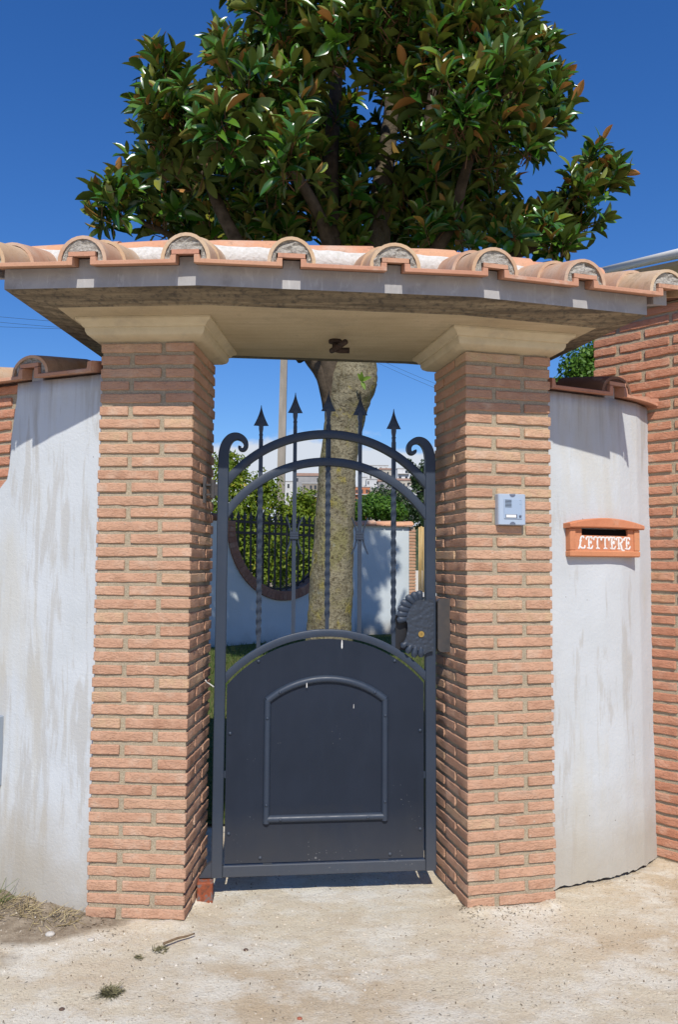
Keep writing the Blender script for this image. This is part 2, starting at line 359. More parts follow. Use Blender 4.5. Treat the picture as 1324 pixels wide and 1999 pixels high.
# ground
m = Mat('sandy_concrete_ground', 0.95, 0.08)
big = m.noise(1.1, 6, 0.62, m.mapping((1, 1.9, 1)), 0.2); mid = m.noise(3.2, 8, 0.72, m.mapping((1, 1.4, 1)), 0.1); fine = m.noise(70, 5, 0.65); vf = m.noise(320, 3, 0.6)
c = m.ramp(big, [(0.30, (0.56, 0.44, 0.29)), (0.46, (0.64, 0.54, 0.39)), (0.56, (0.68, 0.595, 0.44)), (0.70, (0.66, 0.56, 0.41))])
c = m.mix(m.rng(mid, 0.46, 0.60, 0, 0.85), c, (0.77, 0.725, 0.61))          # bleached cement film
c = m.mix(m.rng(m.noise(3.1, 5, 0.6, None, 0.4), 0.57, 0.76, 0, 0.35), c, (0.56, 0.42, 0.25))
c = m.mix(m.rng(fine, 0.54, 0.74, 0, 0.5), c, (0.33, 0.26, 0.175))
c = m.mix(m.rng(vf, 0.60, 0.72, 0, 0.6), c, (0.24, 0.19, 0.13)); c = m.mix(m.rng(m.noise(260, 3, 0.6), 0.60, 0.72, 0, 0.5), c, (0.74, 0.71, 0.64))
c = m.mix(m.rng(m.noise(40, 4, 0.7), 0.60, 0.72, 0, 0.55), c, (0.70, 0.67, 0.60))
c = m.mix(m.rng(m.voro(46), 0.16, 0.10, 0, 0.55), c, (0.20, 0.155, 0.11))
sp = m.n.new('ShaderNodeSeparateXYZ'); m.L(m.co, sp.inputs[0])
# earth bank against the left wall
nz = m.noise(5, 5, 0.65)
ed = m.math('ADD', m.rng(sp.outputs['X'], -0.75, -1.15, 0, 1), m.rng(sp.outputs['Y'], 3.0, 3.2, -0.72, 0.12)); ed = m.math('ADD', ed, m.math('MULTIPLY', nz, 0.5))
c = m.mix(m.rng(ed, 0.50, 0.72), c, m.mix(m.rng(m.noise(18, 6, 0.7), 0.35, 0.7), (0.24, 0.185, 0.125), (0.44, 0.36, 0.26)))
m.color(c); m.bump(m.noise(110, 5, 0.7), 0.8, 0.010); m.bump(vf, 0.6, 0.004); m.bump(m.noise(12, 4, 0.6), 0.35, 0.02); M_ground = m.m

m = Mat('lawn_soil', 0.95, 0.05); n1 = m.noise(1.2, 5); n2 = m.noise(30, 4)
m.color(m.mix(m.rng(n2, 0.3, 0.7), m.mix(m.rng(n1, 0.35, 0.65), (0.05, 0.085, 0.022), (0.10, 0.12, 0.035)), (0.13, 0.12, 0.05))); m.bump(n2, 0.6, 0.03); M_lawn = m.m
def attr_mat(name, stops, rough=0.6, spec=0.3, trans=0.0, back=None, backrough=0.7):
    m = Mat(name, rough, spec); a = m.n.new('ShaderNodeAttribute'); a.attribute_name = 'var'
    c = m.ramp(a.outputs['Fac'], stops)
    if back:
        g = m.n.new('ShaderNodeNewGeometry'); c2 = m.ramp(a.outputs['Fac'], back); c = m.mix(g.outputs['Backfacing'], c, c2)
        m.rough(m.rng(g.outputs['Backfacing'], 0, 1, rough, backrough))
    m.color(c)
    if trans:
        m.b.inputs['Transmission Weight'].default_value = 0.0
        tr = m.n.new('ShaderNodeBsdfTranslucent'); m.L(c, tr.inputs['Color'])
        mx = m.n.new('ShaderNodeMixShader'); mx.inputs[0].default_value = trans
        out = m.n['Material Output']; m.L(m.b.outputs[0], mx.inputs[1]); m.L(tr.outputs[0], mx.inputs[2]); m.L(mx.outputs[0], out.inputs['Surface'])
    return m.m
M_grass = attr_mat('grass_blade', [(0, (0.05, 0.10, 0.018)), (0.6, (0.09, 0.15, 0.03)), (1, (0.20, 0.20, 0.07))], 0.6, 0.2, 0.3)
M_magleaf = attr_mat('magnolia_leaf', [(0, (0.022, 0.080, 0.009)), (0.55, (0.058, 0.155, 0.013)), (0.80, (0.12, 0.215, 0.02)), (1, (0.22, 0.23, 0.03))], 0.25, 0.62, 0.12,
                     back=[(0, (0.058, 0.11, 0.012)), (0.6, (0.135, 0.17, 0.016)), (0.8, (0.22, 0.155, 0.022)), (1, (0.46, 0.20, 0.045))], backrough=0.75)
M_hedge = attr_mat('hedge_leaf', [(0, (0.10, 0.17, 0.015)), (0.5, (0.20, 0.28, 0.025)), (0.85, (0.32, 0.36, 0.035)), (1, (0.50, 0.38, 0.06))], 0.5, 0.25, 0.45)
M_dkleaf = attr_mat('dark_leaf', [(0, (0.018, 0.04, 0.012)), (0.6, (0.045, 0.085, 0.022)), (1, (0.09, 0.13, 0.035))], 0.5, 0.35, 0.25)
M_grnleaf = attr_mat('green_leaf', [(0, (0.05, 0.13, 0.014)), (0.6, (0.11, 0.23, 0.025)), (1, (0.19, 0.30, 0.04))], 0.5, 0.35, 0.35)
M_straw = attr_mat('straw', [(0, (0.16, 0.12, 0.06)), (0.5, (0.34, 0.26, 0.13)), (1, (0.50, 0.41, 0.22))], 0.8, 0.2)
M_grit = attr_mat('grit', [(0, (0.14, 0.11, 0.08)), (0.22, (0.34, 0.27, 0.19)), (0.7, (0.56, 0.49, 0.38)), (1, (0.64, 0.60, 0.52))], 0.9, 0.1)
m = Mat('bark', 0.92, 0.1); n1 = m.noise(1, 6, 0.65, m.mapping((9, 9, 5))); n2 = m.noise(3.2, 5, 0.65, None, 0.5); n3 = m.noise(38, 5, 0.65)
sp = m.n.new('ShaderNodeSeparateXYZ'); m.L(m.co, sp.inputs[0])
c = m.mix(m.rng(n1, 0.3, 0.7), (0.15, 0.13, 0.08), (0.31, 0.275, 0.185)); c = m.mix(m.rng(n2, 0.50, 0.62, 0, 0.6), c, (0.22, 0.205, 0.07))
c = m.mix(m.rng(m.noise(5.5, 5, 0.7), 0.57, 0.67, 0, 0.75), c, (0.34, 0.28, 0.05)); c = m.mix(m.rng(m.noise(8, 5, 0.7), 0.63, 0.70, 0, 0.7), c, (0.36, 0.38, 0.32))
c = m.mix(m.rng(m.voro(11, m.mapping((1.2, 1.2, 2.2)), 'DISTANCE_TO_EDGE'), 0.035, 0.0, 0, 0.0), c, (0.03, 0.02, 0.012))
c = m.mix(m.rng(n3, 0.50, 0.64, 0, 0.75), c, (0.075, 0.055, 0.03)); c = m.mix(m.rng(m.math('ADD', sp.outputs['Z'], m.math('MULTIPLY', n2, 0.8)), 3.9, 4.5, 0, 0.8), c, (0.085, 0.065, 0.045)); m.color(c); m.bump(n1, 0.8, 0.04); m.bump(n3, 0.9, 0.02); M_bark = m.m  # trunk darkens upward: crown shade put into the bark colour
m = Mat('limb_bark', 0.92, 0.1); n1 = m.noise(14, 5, 0.6); m.color(m.mix(m.rng(n1, 0.3, 0.7), (0.05, 0.038, 0.026), (0.12, 0.092, 0.065))); m.bump(n1, 0.5, 0.02); M_limb = m.m
m = Mat('twig_bark', 0.8, 0.2); m.color((0.16, 0.085, 0.045)); M_twig = m.m
m = Mat('wood_stick', 0.9, 0.1); n1 = m.noise(50, 4); m.color(m.mix(m.rng(n1, 0.3, 0.7), (0.13, 0.085, 0.05), (0.24, 0.165, 0.10))); m.bump(n1, 0.6, 0.004); M_stick = m.m
def stone_mat(name, c):
    m = Mat(name, 0.9, 0.15); n1 = m.noise(60, 4); m.color(m.mix(m.rng(n1, 0.3, 0.7), tuple(x*0.75 for x in c), c)); m.bump(n1, 0.4, 0.004); return m.m
M_pebw = stone_mat('pale_stone', (0.58, 0.54, 0.47)); M_pebd = stone_mat('dark_stone', (0.13, 0.085, 0.065)); M_pebr = stone_mat('brick_chip', (0.40, 0.13, 0.08))

# ------------------------------------------------------------------ ground
BASES = [(Vector(a), Vector(b)) for a, b in (((-1.45, 3.45), (-1.02, 3.268)), ((-1.007, 3.235), (-0.608, 3.21)), ((-0.608, 3.21), (-0.60, 3.40)), ((0.52, 3.45), (0.543, 3.328)), ((0.543, 3.328), (0.933, 3.416)), ((1.56, 3.9), (2.1, 3.36)))]
def ground_h(x, y):
    h = 0.006*noise.noise(Vector((x*2.3, y*2.3, 0.3))) + 0.004*noise.noise(Vector((x*7, y*7, 1.7))) + 0.0022*noise.noise(Vector((x*24, y*24, 4.7)))
    k = max(0.0, min(1.0, (-0.80 - x)/0.5)) * max(0.0, min(1.0, (y - 2.95)/0.30))
    h += k*(0.020 + 0.012*noise.noise(Vector((x*9, y*9, 9.0))))
    p = Vector((x, y)); dm = 9.0
    for a, b in BASES:
        if abs(x - (a.x+b.x)/2) > 0.6: continue
        ab = b-a; t = max(0.0, min(1.0, (p-a).dot(ab)/ab.length_squared)); dm = min(dm, (p - (a+ab*t)).length)
    if dm < 0.2: h += 0.020*math.exp(-(dm/0.045)**2)*(0.55 + 0.9*noise.noise(Vector((x*11, y*11, 7.0))))
    if y > 3.9 or abs(x) > 3: h *= 0.5
    return h - 0.004
xs = sorted(set([-4000, -400, -60, -15, -6] + list(np.round(np.arange(-2.4, 2.401, 0.02), 3)) + [6, 15, 60, 400, 4000]))
ys = sorted(set([-4000, -400, -60, -10, -4, -2, 0, 1.0, 1.6, 2.0] + list(np.round(np.arange(2.2, 4.3, 0.02), 3)) + [5, 7, 12, 30, 80, 400, 5000]))
g = MB(); V = []
for y in ys:
    for x in xs: V.append((x, y, ground_h(x, y) if (abs(x) <= 2.5 and 2.0 <= y <= 4.3) else -0.004))
nx = len(xs); Fq = [(j*nx+i, j*nx+i+1, (j+1)*nx+i+1, (j+1)*nx+i) for j in range(len(ys)-1) for i in range(nx-1)]
link('ground', np_mesh('ground', V, Fq, M_ground, True), kind='structure')
# lawn inside the garden
def lawn_z(y): f = min(1.0, max(0.0, (y-4.35)/2.6)); g_ = min(1.0, max(0.0, (y-11.5)/2.2)); return 0.010 + 0.335*f*f*(3-2*f) - 0.175*g_*g_*(3-2*g_)
V = []; gx = np.linspace(-14, 14, 60); gy = np.linspace(4.35, 22, 60)
for y in gy:
    for x in gx: V.append((x, y, lawn_z(y) + 0.010*noise.noise(Vector((x*1.5, y*1.5, 0)))))
Fq = [(j*60+i, j*60+i+1, (j+1)*60+i+1, (j+1)*60+i) for j in range(59) for i in range(59)]
link('lawn', np_mesh('lawn', V, Fq, M_lawn, True), kind='structure')

# ------------------------------------------------------------------ bricks
BL, BW, BH, PITCH, JOINT = 0.257, 0.122, 0.0372, 0.0535, 0.021
Z1 = HC + 0.9007
def brick_mesh(L, W, H, seed, mat, rough=0.0016):
    r = random.Random(seed); e = 0.0032
    X = [0, e] + [L*k/9 for k in range(1, 9)] + [L-e, L]; Y = [0, e, W*0.5, W-e, W]; Zs = [0, e, H-e, H]
    if L < 0.16: X = [0, e, L*0.35, L*0.7, L-e, L]
    idx = {}; V = []; Fq = []
    off = Vector((seed*3.1, seed*1.7, seed*0.9))
    def vid(i, j, k):
        if (i, j, k) in idx: return idx[(i, j, k)]
        p = Vector((X[i], Y[j], Zs[k])); cnt = (i in (0, len(X)-1)) + (j in (0, len(Y)-1)) + (k in (0, len(Zs)-1))
        d = Vector((noise.noise(p*38+off), noise.noise(p*38+off+Vector((9, 0, 0))), noise.noise(p*38+off+Vector((0, 9, 0)))))
        p = p + d*rough*1.5
        if k in (0, len(Zs)-1):                       # wavy arrises
            p.z += 0.0020*noise.noise(Vector((p.x*30, seed*4.0, k))) + (0.0022*noise.noise(Vector((p.x*80, seed*4.0, k))) if k == 0 else 0)
        if cnt >= 2:                                  # worn edges
            c = Vector((L/2, W/2, H/2)); amt = 0.0007 + r.random()**2*0.0024
            for ax, (q, n_) in enumerate(((i, len(X)), (j, len(Y)), (k, len(Zs)))):
                if q == 0: p[ax] += amt
                elif q == n_-1: p[ax] -= amt
        idx[(i, j, k)] = len(V); V.append(p); return idx[(i, j, k)]
    a, b, c = len(X)-1, len(Y)-1, len(Zs)-1
    for i in range(a):
        for j in range(b):
            Fq.append((vid(i, j, 0), vid(i, j+1, 0), vid(i+1, j+1, 0), vid(i+1, j, 0))); Fq.append((vid(i, j, c), vid(i+1, j, c), vid(i+1, j+1, c), vid(i, j+1, c)))
    for i in range(a):
        for k in range(c):
            Fq.append((vid(i, 0, k), vid(i+1, 0, k), vid(i+1, 0, k+1), vid(i, 0, k+1))); Fq.append((vid(i, b, k), vid(i, b, k+1), vid(i+1, b, k+1), vid(i+1, b, k)))
    for j in range(b):
        for k in range(c):
            Fq.append((vid(0, j, k), vid(0, j, k+1), vid(0, j+1, k+1), vid(0, j+1, k))); Fq.append((vid(a, j, k), vid(a, j+1, k), vid(a, j+1, k+1), vid(a, j, k+1)))
    me = bpy.data.meshes.new('brick'); me.from_pydata(V, [], Fq); me.update(); me.materials.append(mat)
    import bmesh as bmm
    bm = bmm.new(); bm.from_mesh(me)
    for f in bm.faces: f.smooth = True
    for ed_ in bm.edges:
        if ed_.calc_face_angle(0) > 0.45: ed_.smooth = False
    bm.to_mesh(me); bm.free(); return me
brick_lib = [brick_mesh(BL, BW, BH, s, M_brick) for s in range(12)]
brick_lib2 = [brick_mesh(BL, 0.10, BH, s+40, M_brick2) for s in range(10)]
half_lib2 = [brick_mesh(BW, 0.10, BH, s+60, M_brick2) for s in range(6)]
PW = 0.40
CAP_PROF = [(-0.006, 2.3525), (0.006, 2.3575), (0.026, 2.3615), (0.044, 2.372), (0.051, 2.385), (0.052, 2.3995), (0.058, 2.4015), (0.061, 2.407), (0.066, 2.4145), (0.078, 2.421), (0.083, 2.428), (0.083, 2.4365)]
def pillar(loc, a, label, seed):
    t = empty('gate_pillar', loc, a, label=label, cat='pillar', group='brick pillars carrying the canopy')
    r = random.Random(seed)
    c = MB(); i = 0.0075; c.box(i, PW-i, i, PW-i, -0.06, Z1 + BH/2 + 0.008)
    c.build('mortar_core', M_mortar, t)
    def put(x0, y0, rot, z):
        me = r.choice(brick_lib)
        # mesh has its origin at a corner; rot 0 lies along x, 90 along y ; flips keep both faces in use
        fl = r.random() < 0.5
        x0 += r.uniform(-0.0022, 0.0022); y0 += r.uniform(-0.0022, 0.0022); z += r.uniform(-0.0016, 0.0016)
        if rot == 0:
            M = Matrix.Translation((x0, y0, z)) if not fl else Matrix.Translation((x0+BL, y0+BW, z)) @ Matrix.Rotation(PI, 4, 'Z')
        else:
            M = Matrix.Translation((x0+BW, y0, z)) @ Matrix.Rotation(PI/2, 4, 'Z')
            if fl: M = Matrix.Translation((x0, y0+BL, z)) @ Matrix.Rotation(-PI/2, 4, 'Z')
        M = M @ Matrix.Rotation(r.uniform(-0.006, 0.006), 4, 'Z') @ Matrix.Rotation(r.uniform(-0.006, 0.006), 4, 'Y')
        link('brick', me, t, M)
    for k in range(44):
        z = Z1 - k*PITCH - BH/2
        q = PW - BW; s = PW - BL
        if k % 2 == 0:
            put(0, 0, 0, z); put(q, 0, 90, z); put(s, q, 0, z); put(0, s, 90, z)
        else:
            put(0, 0, 90, z); put(s, 0, 0, z); put(q, s, 90, z); put(0, q, 0, z)
    cb = MB(); rings = []
    for pr, z in CAP_PROF:
        rings.append([(-pr, -pr, z), (PW+pr, -pr, z), (PW+pr, PW+pr, z), (-pr, PW+pr, z)])
    cb.loft(rings, True, True)
    o = cb.build('capital', M_cap, t, label='beige moulded concrete capital'); smooth_by_angle(o, 28)
    return t
AL, AR = -0.0607, 0.2229
LP = Vector((-0.608 - PW*math.cos(AL), 3.2103 - PW*math.sin(AL), 0)); RP = Vector((0.5433, 3.3278, 0))
pillar(LP, AL, 'square brick pillar with beige capital to the left of the iron gate', 1)
pillar(RP, AR, 'square brick pillar with beige capital carrying the silver intercom', 2)

# ------------------------------------------------------------------ canopy
FR = [Vector((-1.283, 2.914)), Vector((-0.534, 2.857)), Vector((0.527, 2.965)), Vector((1.271, 3.170))]
def offset_line(pts, d, ext=0.0):
    out = []; nrm = []
    for a, b in zip(pts, pts[1:]):
        t = (b-a).normalized(); nrm.append(Vector((-t.y, t.x)))
    for i, p in enumerate(pts):
        if i == 0: out.append(p + nrm[0]*d)
        elif i == len(pts)-1: out.append(p + nrm[-1]*d)
        else:
            n_ = (nrm[i-1] + nrm[i]).normalized(); out.append(p + n_*(d/n_.dot(nrm[i])))
    if ext:
        t = (out[0]-out[1]).normalized(); out[0] = out[0] + t*ext
        t = (out[-1]-out[-2]).normalized(); out[-1] = out[-1] + t*ext
    return out
class Run:                       # a run of roofing along a bent eaves line
    def __init__(s, pts): s.p = pts; s.len = [(b-a).length for a, b in zip(pts, pts[1:])]
    def pos(s, u, d):
        q = offset_line(s.p, d); i = 0; x = u
        while i < len(s.len)-1 and x > s.len[i]: x -= s.len[i]; i += 1
        t = x/s.len[i]; return q[i] + (q[i+1]-q[i])*t
TANR = 0.285
ZF, ZS, ZT, OH = 2.463, 2.4372, 2.524, 0.064
DEP = 1.03
canopy = empty('entrance_canopy', (0, 3.45, 0), label='concrete canopy roofed with terracotta tiles over the gate', cat='canopy')
def cloc(p): return (p[0], p[1]-3.45, p[2])
def foot(ins, z, both=True):
    f = offset_line(FR, ins, -ins); b = offset_line(FR, DEP-ins, -ins)
    return [cloc((p.x, p.y, z)) for p in f] + [cloc((p.x, p.y, z)) for p in reversed(b)]
s = MB()
s.add(foot(0.145, ZS), [tuple(range(7, -1, -1))])
s.build('soffit', M_conc, canopy, label='flat beige underside of the canopy')
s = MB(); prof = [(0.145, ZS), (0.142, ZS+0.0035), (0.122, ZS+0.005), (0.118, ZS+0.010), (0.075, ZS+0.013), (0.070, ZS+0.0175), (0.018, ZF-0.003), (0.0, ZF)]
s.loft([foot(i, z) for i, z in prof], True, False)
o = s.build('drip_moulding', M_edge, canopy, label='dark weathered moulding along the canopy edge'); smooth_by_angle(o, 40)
s = MB(); rid = [cloc((p.x, p.y, ZT + OH*TANR - 0.0015 + (DEP/2)*TANR)) for p in offset_line(FR, DEP/2)]
ZFT = ZT + OH*TANR - 0.0015
s.loft([foot(0, ZF), foot(0, ZFT)], True, False)
t8 = foot(0, ZFT); s.add(t8 + rid, [(0, 1, 9, 8), (1, 2, 10, 9), (2, 3, 11, 10), (7, 8, 9, 6), (6, 9, 10, 5), (5, 10, 11, 4), (0, 8, 7), (3, 4, 11)])
s.build('fascia', M_fascia, canopy, label='grey rendered fascia under the tiles')

def roof_run(run, parent, centers, zt, d0, d1, tanr, cov, loc, mats, hat=0.048, plugs=None, flange_ends=(False, False), ends=None, cov_len=0.40, second=True, fill=True, cover_on=None, widths=None):
    mp_, mc_ = mats
    hw, fw, th = 0.034, 0.019, 0.018
    def P(u, d, h): q = run.pos(u, d); return loc((q.x, q.y, zt + (d-d0)*tanr + h))
    us = [ends[0]] + list(centers) + [ends[1]] if ends else list(centers)
    for i, (a, b) in enumerate(zip(us, us[1:])):
        if b - a < 0.03: continue
        la = (i > 0 or not ends) or flange_ends[0]; lb = (i < len(us)-2 or not ends) or flange_ends[1]
        end_a = ends and i == 0; end_b = ends and i == len(us)-2
        x0 = a if end_a else a + hw; x1 = b if end_b else b - hw
        prof = []
        fa = fw if la else 0.0; fb = fw if lb else 0.0
        if la: prof += [(x0, 0), (x0, hat), (x0+fw, hat+0.0), (x0+fw+0.004, th)]
        else: prof += [(x0, 0), (x0, th)]
        if lb: prof += [(x1-fw-0.004, th), (x1-fw, hat), (x1, hat), (x1, 0)]
        else: prof += [(x1, th), (x1, 0)]
        # break long flats so the tile follows bends
        mb = MB(); nn = 4; r_ = random.Random(i*7+len(us)); tilt = r_.uniform(-0.003, 0.003)
        rings = []
        for d in (d0, d0+0.006, (d0+d1)/2, d1):
            e = 0.003 if d == d0 else 0.0
            base = [P(x1 + (x0-x1)*k/5, d, e) for k in range(1, 5)]
            rings.append([P(x, d, h + tilt*0 + (e if h == 0 else -e)) for x, h in prof] + base)
        mb.loft(rings, True, True)
        o = mb.build('pan_tile', mp_, parent); smooth_by_angle(o, 25)
    for i, c in enumerate(centers):
        # bridging strip carried by the two raised flanges
        mb = MB(); rings = []
        for d in (d0+0.004, (d0+d1)/2):
            rings.append([P(c-hw-fw+0.002, d, hat+0.002), P(c-hw-fw+0.002, d, hat+0.019), P(c+hw+fw-0.002, d, hat+0.019), P(c+hw+fw-0.002, d, hat+0.002)])
        mb.loft(rings, True, True); mb.build('bridge_tile', mp_, parent)
        if fill:
            mb = MB(); rings = []
            for d in (0.001, 0.12): rings.append([P(c-hw+0.002, d, -0.03), P(c-hw+0.002, d, hat-0.003), P(c+hw-0.002, d, hat-0.003), P(c+hw-0.002, d, -0.03)])
            mb.loft(rings, True, True); mb.build('bedding', M_fascia, parent)
        if cover_on is not None and not cover_on[i]: continue
        r_ = random.Random(i*13+3)
        jz = r_.uniform(-0.004, 0.004); jw = 1 + r_.uniform(-0.04, 0.04); sk = r_.uniform(-0.012, 0.012)
        def cover(da, db, wa, wb, ha, hb, t, base):
            mb = MB(); rings = []; n = 14
            for q in range(5):
                f = q/4; d = da + (db-da)*f; wv = (wa + (wb-wa)*f)*jw; hv = ha + (hb-ha)*f; cx = c + sk*f
                e = 0.003 if q == 0 else 0
                out = [(cx - math.cos(PI*k/n)*wv, base + math.sin(PI*k/n)**0.92*hv - e*0.5) for k in range(n+1)]
                inn = [(cx - math.cos(PI*k/n)*(wv-t), base + math.sin(PI*k/n)**0.92*(hv-t)) for k in range(n, -1, -1)]
                rings.append([P(x, d, h) for x, h in out + inn])
            mb.loft(rings, True, True); return mb
        W, H = cov
        o = cover(d0+0.008, d0+0.008+cov_len, W, W*0.93, H+jz, H*0.96+jz, 0.014, th*0.6).build('cover_tile', mc_, parent); smooth_by_angle(o, 50)
        lower = o
        if second:
            o2 = cover(d0+0.23, d1, W*1.08, W*1.02, H*1.14+jz, H*1.1, 0.014, th*0.6).build('cover_tile', mc_, parent); smooth_by_angle(o2, 50)
        if plugs:
            # rough mortar stopping the mouth of the tile
            mb = MB(); n = 14; out = []
            for k in range(n+1):
                an = PI*k/n; out.append((c + math.cos(an)*(W*jw-0.012), th*0.9 + math.sin(an)**0.92*(H+jz-0.013)))
            low = [(c-hw-fw-0.004, th*0.9), (c-hw-fw-0.004, hat+0.018), (c, hat+0.0215), (c+hw+fw+0.004, hat+0.018), (c+hw+fw+0.004, th*0.9)]
            m_ = len(out); lowc = [low[min(4, int(5*k/m_))] for k in range(m_)][::-1]
            ringsF = []; steps = 4
            fv = []; 
            for d_i, d in enumerate((d0+0.016, d0+0.07)):
                for kk in range(steps+1):
                    tt = kk/steps
                    for o_, l_ in zip(out, lowc):
                        x = o_[0] + (l_[0]-o_[0])*tt; h = o_[1] + (l_[1]-o_[1])*tt
                        dd = d + (0.011*noise.noise(Vector((x*60, h*60, c*9))) + 0.006*noise.noise(Vector((x*170, h*170, c*9))) if d_i == 0 else 0)
                        fv.append(P(x, dd, h))
            nq = m_; fs = []
            for kk in range(steps):
                for j in range(nq-1):
                    a_ = kk*nq+j; fs.append((a_, a_+1, a_+nq+1, a_+nq))
            mb.add(fv[:(steps+1)*nq], fs); mb.build('mortar_plug', plugs, lower)

run_c = Run(FR)
tot = sum(run_c.len); c0, c1 = -0.065, tot + 0.065
centers = [c0 + (c1-c0)*k/7 for k in range(8)]
roof_run(run_c, canopy, centers, ZT, -OH, DEP/2+0.02, TANR, (0.094, 0.107), cloc, (M_pan, M_coppo), plugs=M_plug, hat=0.034)
# ridge: lime bed and half-round ridge tiles laid along it
RD = DEP/2 + 0.0; ZR = ZT + (RD+OH)*TANR + 0.040
mb = MB(); rings = []
for u in np.linspace(-0.10, tot+0.10, 60):
    nz = lambda k: 0.010*noise.noise(Vector((u*11, k*3.3, 1)))
    rings.append([cloc((*run_c.pos(u, RD-0.112+nz(1)), ZR-0.03)), cloc((*run_c.pos(u, RD-0.098+nz(2)), ZR+0.055)), cloc((*run_c.pos(u, RD-0.05), ZR+0.10)), cloc((*run_c.pos(u, RD+0.05), ZR+0.10)), cloc((*run_c.pos(u, RD+0.10), ZR+0.03)), cloc((*run_c.pos(u, RD+0.112), ZR-0.03))])
mb.loft(rings, True, True); mb.build('ridge_mortar', M_lime, canopy, True)
rl = 0.40; u = -0.14; k = 0
while u < tot + 0.05:
    r_ = random.Random(k+91); mb = MB(); rings = []; n = 12; L_ = rl + r_.uniform(-0.01, 0.01); dz = r_.uniform(-0.006, 0.006); fr = 0
    for q in range(5):
        f = q/4; uu = u + (L_+0.035)*f; W = 0.078 + 0.012*f + 0.004; H = 0.060 + 0.012*f
        out = [(-math.cos(PI*j/n)*W, math.sin(PI*j/n)*H) for j in range(n+1)]; inn = [(-math.cos(PI*j/n)*(W-0.013), math.sin(PI*j/n)*(H-0.013)) for j in range(n, -1, -1)]
        rings.append([cloc((*run_c.pos(uu, RD + y), ZR + 0.055 + dz + z)) for y, z in out + inn])
    mb.loft(rings, True, True); o = mb.build('ridge_tile', M_ridge, canopy); smooth_by_angle(o, 50)
    u += L_; k += 1

# pipe stub for a lamp under the canopy
lp = empty('lamp_pipe_stub', (-0.022, 3.475, ZS), label='rusty bent pipe stub sticking out of the canopy underside', cat='pipe')
MB().tube([(0, 0, 0), (0, 0, -0.012)], 0.030, 16).build('collar', M_pipe, lp, True)
MB().tube([(0, 0, -0.005), (0, 0, -0.03), (0.003, -0.006, -0.045), (0.02, -0.012, -0.05), (0.065, -0.012, -0.05)], 0.0135, 12).build('elbow_pipe', M_pipe, lp, True)
MB().tube([(-0.016, 0.03, -0.040), (-0.004, -0.01, -0.046), (0.045, -0.155, -0.052)], 0.0125, 12).build('cross_pipe', M_pipe, lp, True)

# ------------------------------------------------------------------ curved boundary walls
def wall_mesh(path, ztop, thick, mat, base_z=-0.03, left_edge=None, dz=0.06):
    # path: list of 2-D points left to right, front face; returns displaced front with top/back
    P_ = [Vector(p) for p in path]
    seg = [(b-a).length for a, b in zip(P_, P_[1:])]; T = sum(seg); n = max(8, int(T/0.012))
    run = Run(P_); nzr = int(ztop/dz)
    V = []; Fq = []
    for j in range(nzr+1):
        z = base_z + (ztop-base_z)*j/nzr
        for i in range(n+1):
            u = T*i/n
            if left_edge: u0 = left_edge(z); u = u0 + (T-u0)*i/n
            q = run.pos(u, 0.006*noise.noise(Vector((u*3, z*3, 5))) + 0.0025*noise.noise(Vector((u*13, z*13, 2))))
            zz_ = z + (0.010*noise.noise(Vector((u*22, 3, 5))) + 0.006*noise.noise(Vector((u*60, 3, 5))) if j == 0 else 0)
            V.append((q.x, q.y, zz_))
    for j in range(nzr):
        for i in range(n): Fq.append((j*(n+1)+i, j*(n+1)+i+1, (j+1)*(n+1)+i+1, (j+1)*(n+1)+i))
    b0 = len(V)
    for j in range(nzr+1):
        z = base_z + (ztop-base_z)*j/nzr
        for i in range(n+1):
            u = T*i/n
            if left_edge: u0 = left_edge(z); u = u0 + (T-u0)*i/n
            q = run.pos(u, thick); V.append((q.x, q.y, z))
    for j in range(nzr):
        for i in range(n): Fq.append((b0+j*(n+1)+i, b0+(j+1)*(n+1)+i, b0+(j+1)*(n+1)+i+1, b0+j*(n+1)+i+1))
        for i in (0, n):
            a = j*(n+1)+i; q = (a, a+n+1, b0+a+n+1, b0+a); Fq.append(q if i == 0 else q[::-1])
    for i in range(n):
        a = nzr*(n+1)+i; Fq.append((a, a+1, b0+a+1, b0+a))
    return V, Fq
ident = lambda p: p
# right: from the pillar to the brick wing
PR_ = [(0.90, 3.495), (0.955, 3.525), (1.13, 3.602), (1.24, 3.652), (1.34, 3.705), (1.46, 3.795), (1.56, 3.905), (1.62, 3.99)]
wr = empty('boundary_wall', (1.25, 3.7, 0), label='clean white plastered wall with tile coping behind the terracotta letter box', cat='wall')
wloc = lambda p: (p[0]-1.25, p[1]-3.7, p[2])
V, Fq = wall_mesh(PR_, 2.222, 0.26, M_plR, base_z=0.014); link('plaster', np_mesh('plaster', [wloc(v) for v in V], Fq, M_plR), wr)
V, Fq = wall_mesh([tuple(q) for q in offset_line([Vector(p) for p in PR_], 0.035)], 0.30, 0.2, M_mortar); link('footing', np_mesh('footing', [wloc(v) for v in V], Fq, M_mortar), wr)
rr = Run([Vector(p) for p in PR_]); TR_ = sum(rr.len)
roof_run(rr, wr, [0.43], 2.222, -0.055, 0.30, 0.20, (0.095, 0.088), wloc, (M_pan, M_darktile), plugs=M_darktile, ends=(0.035, 0.80), flange_ends=(True, True), cov_len=0.33, second=False)
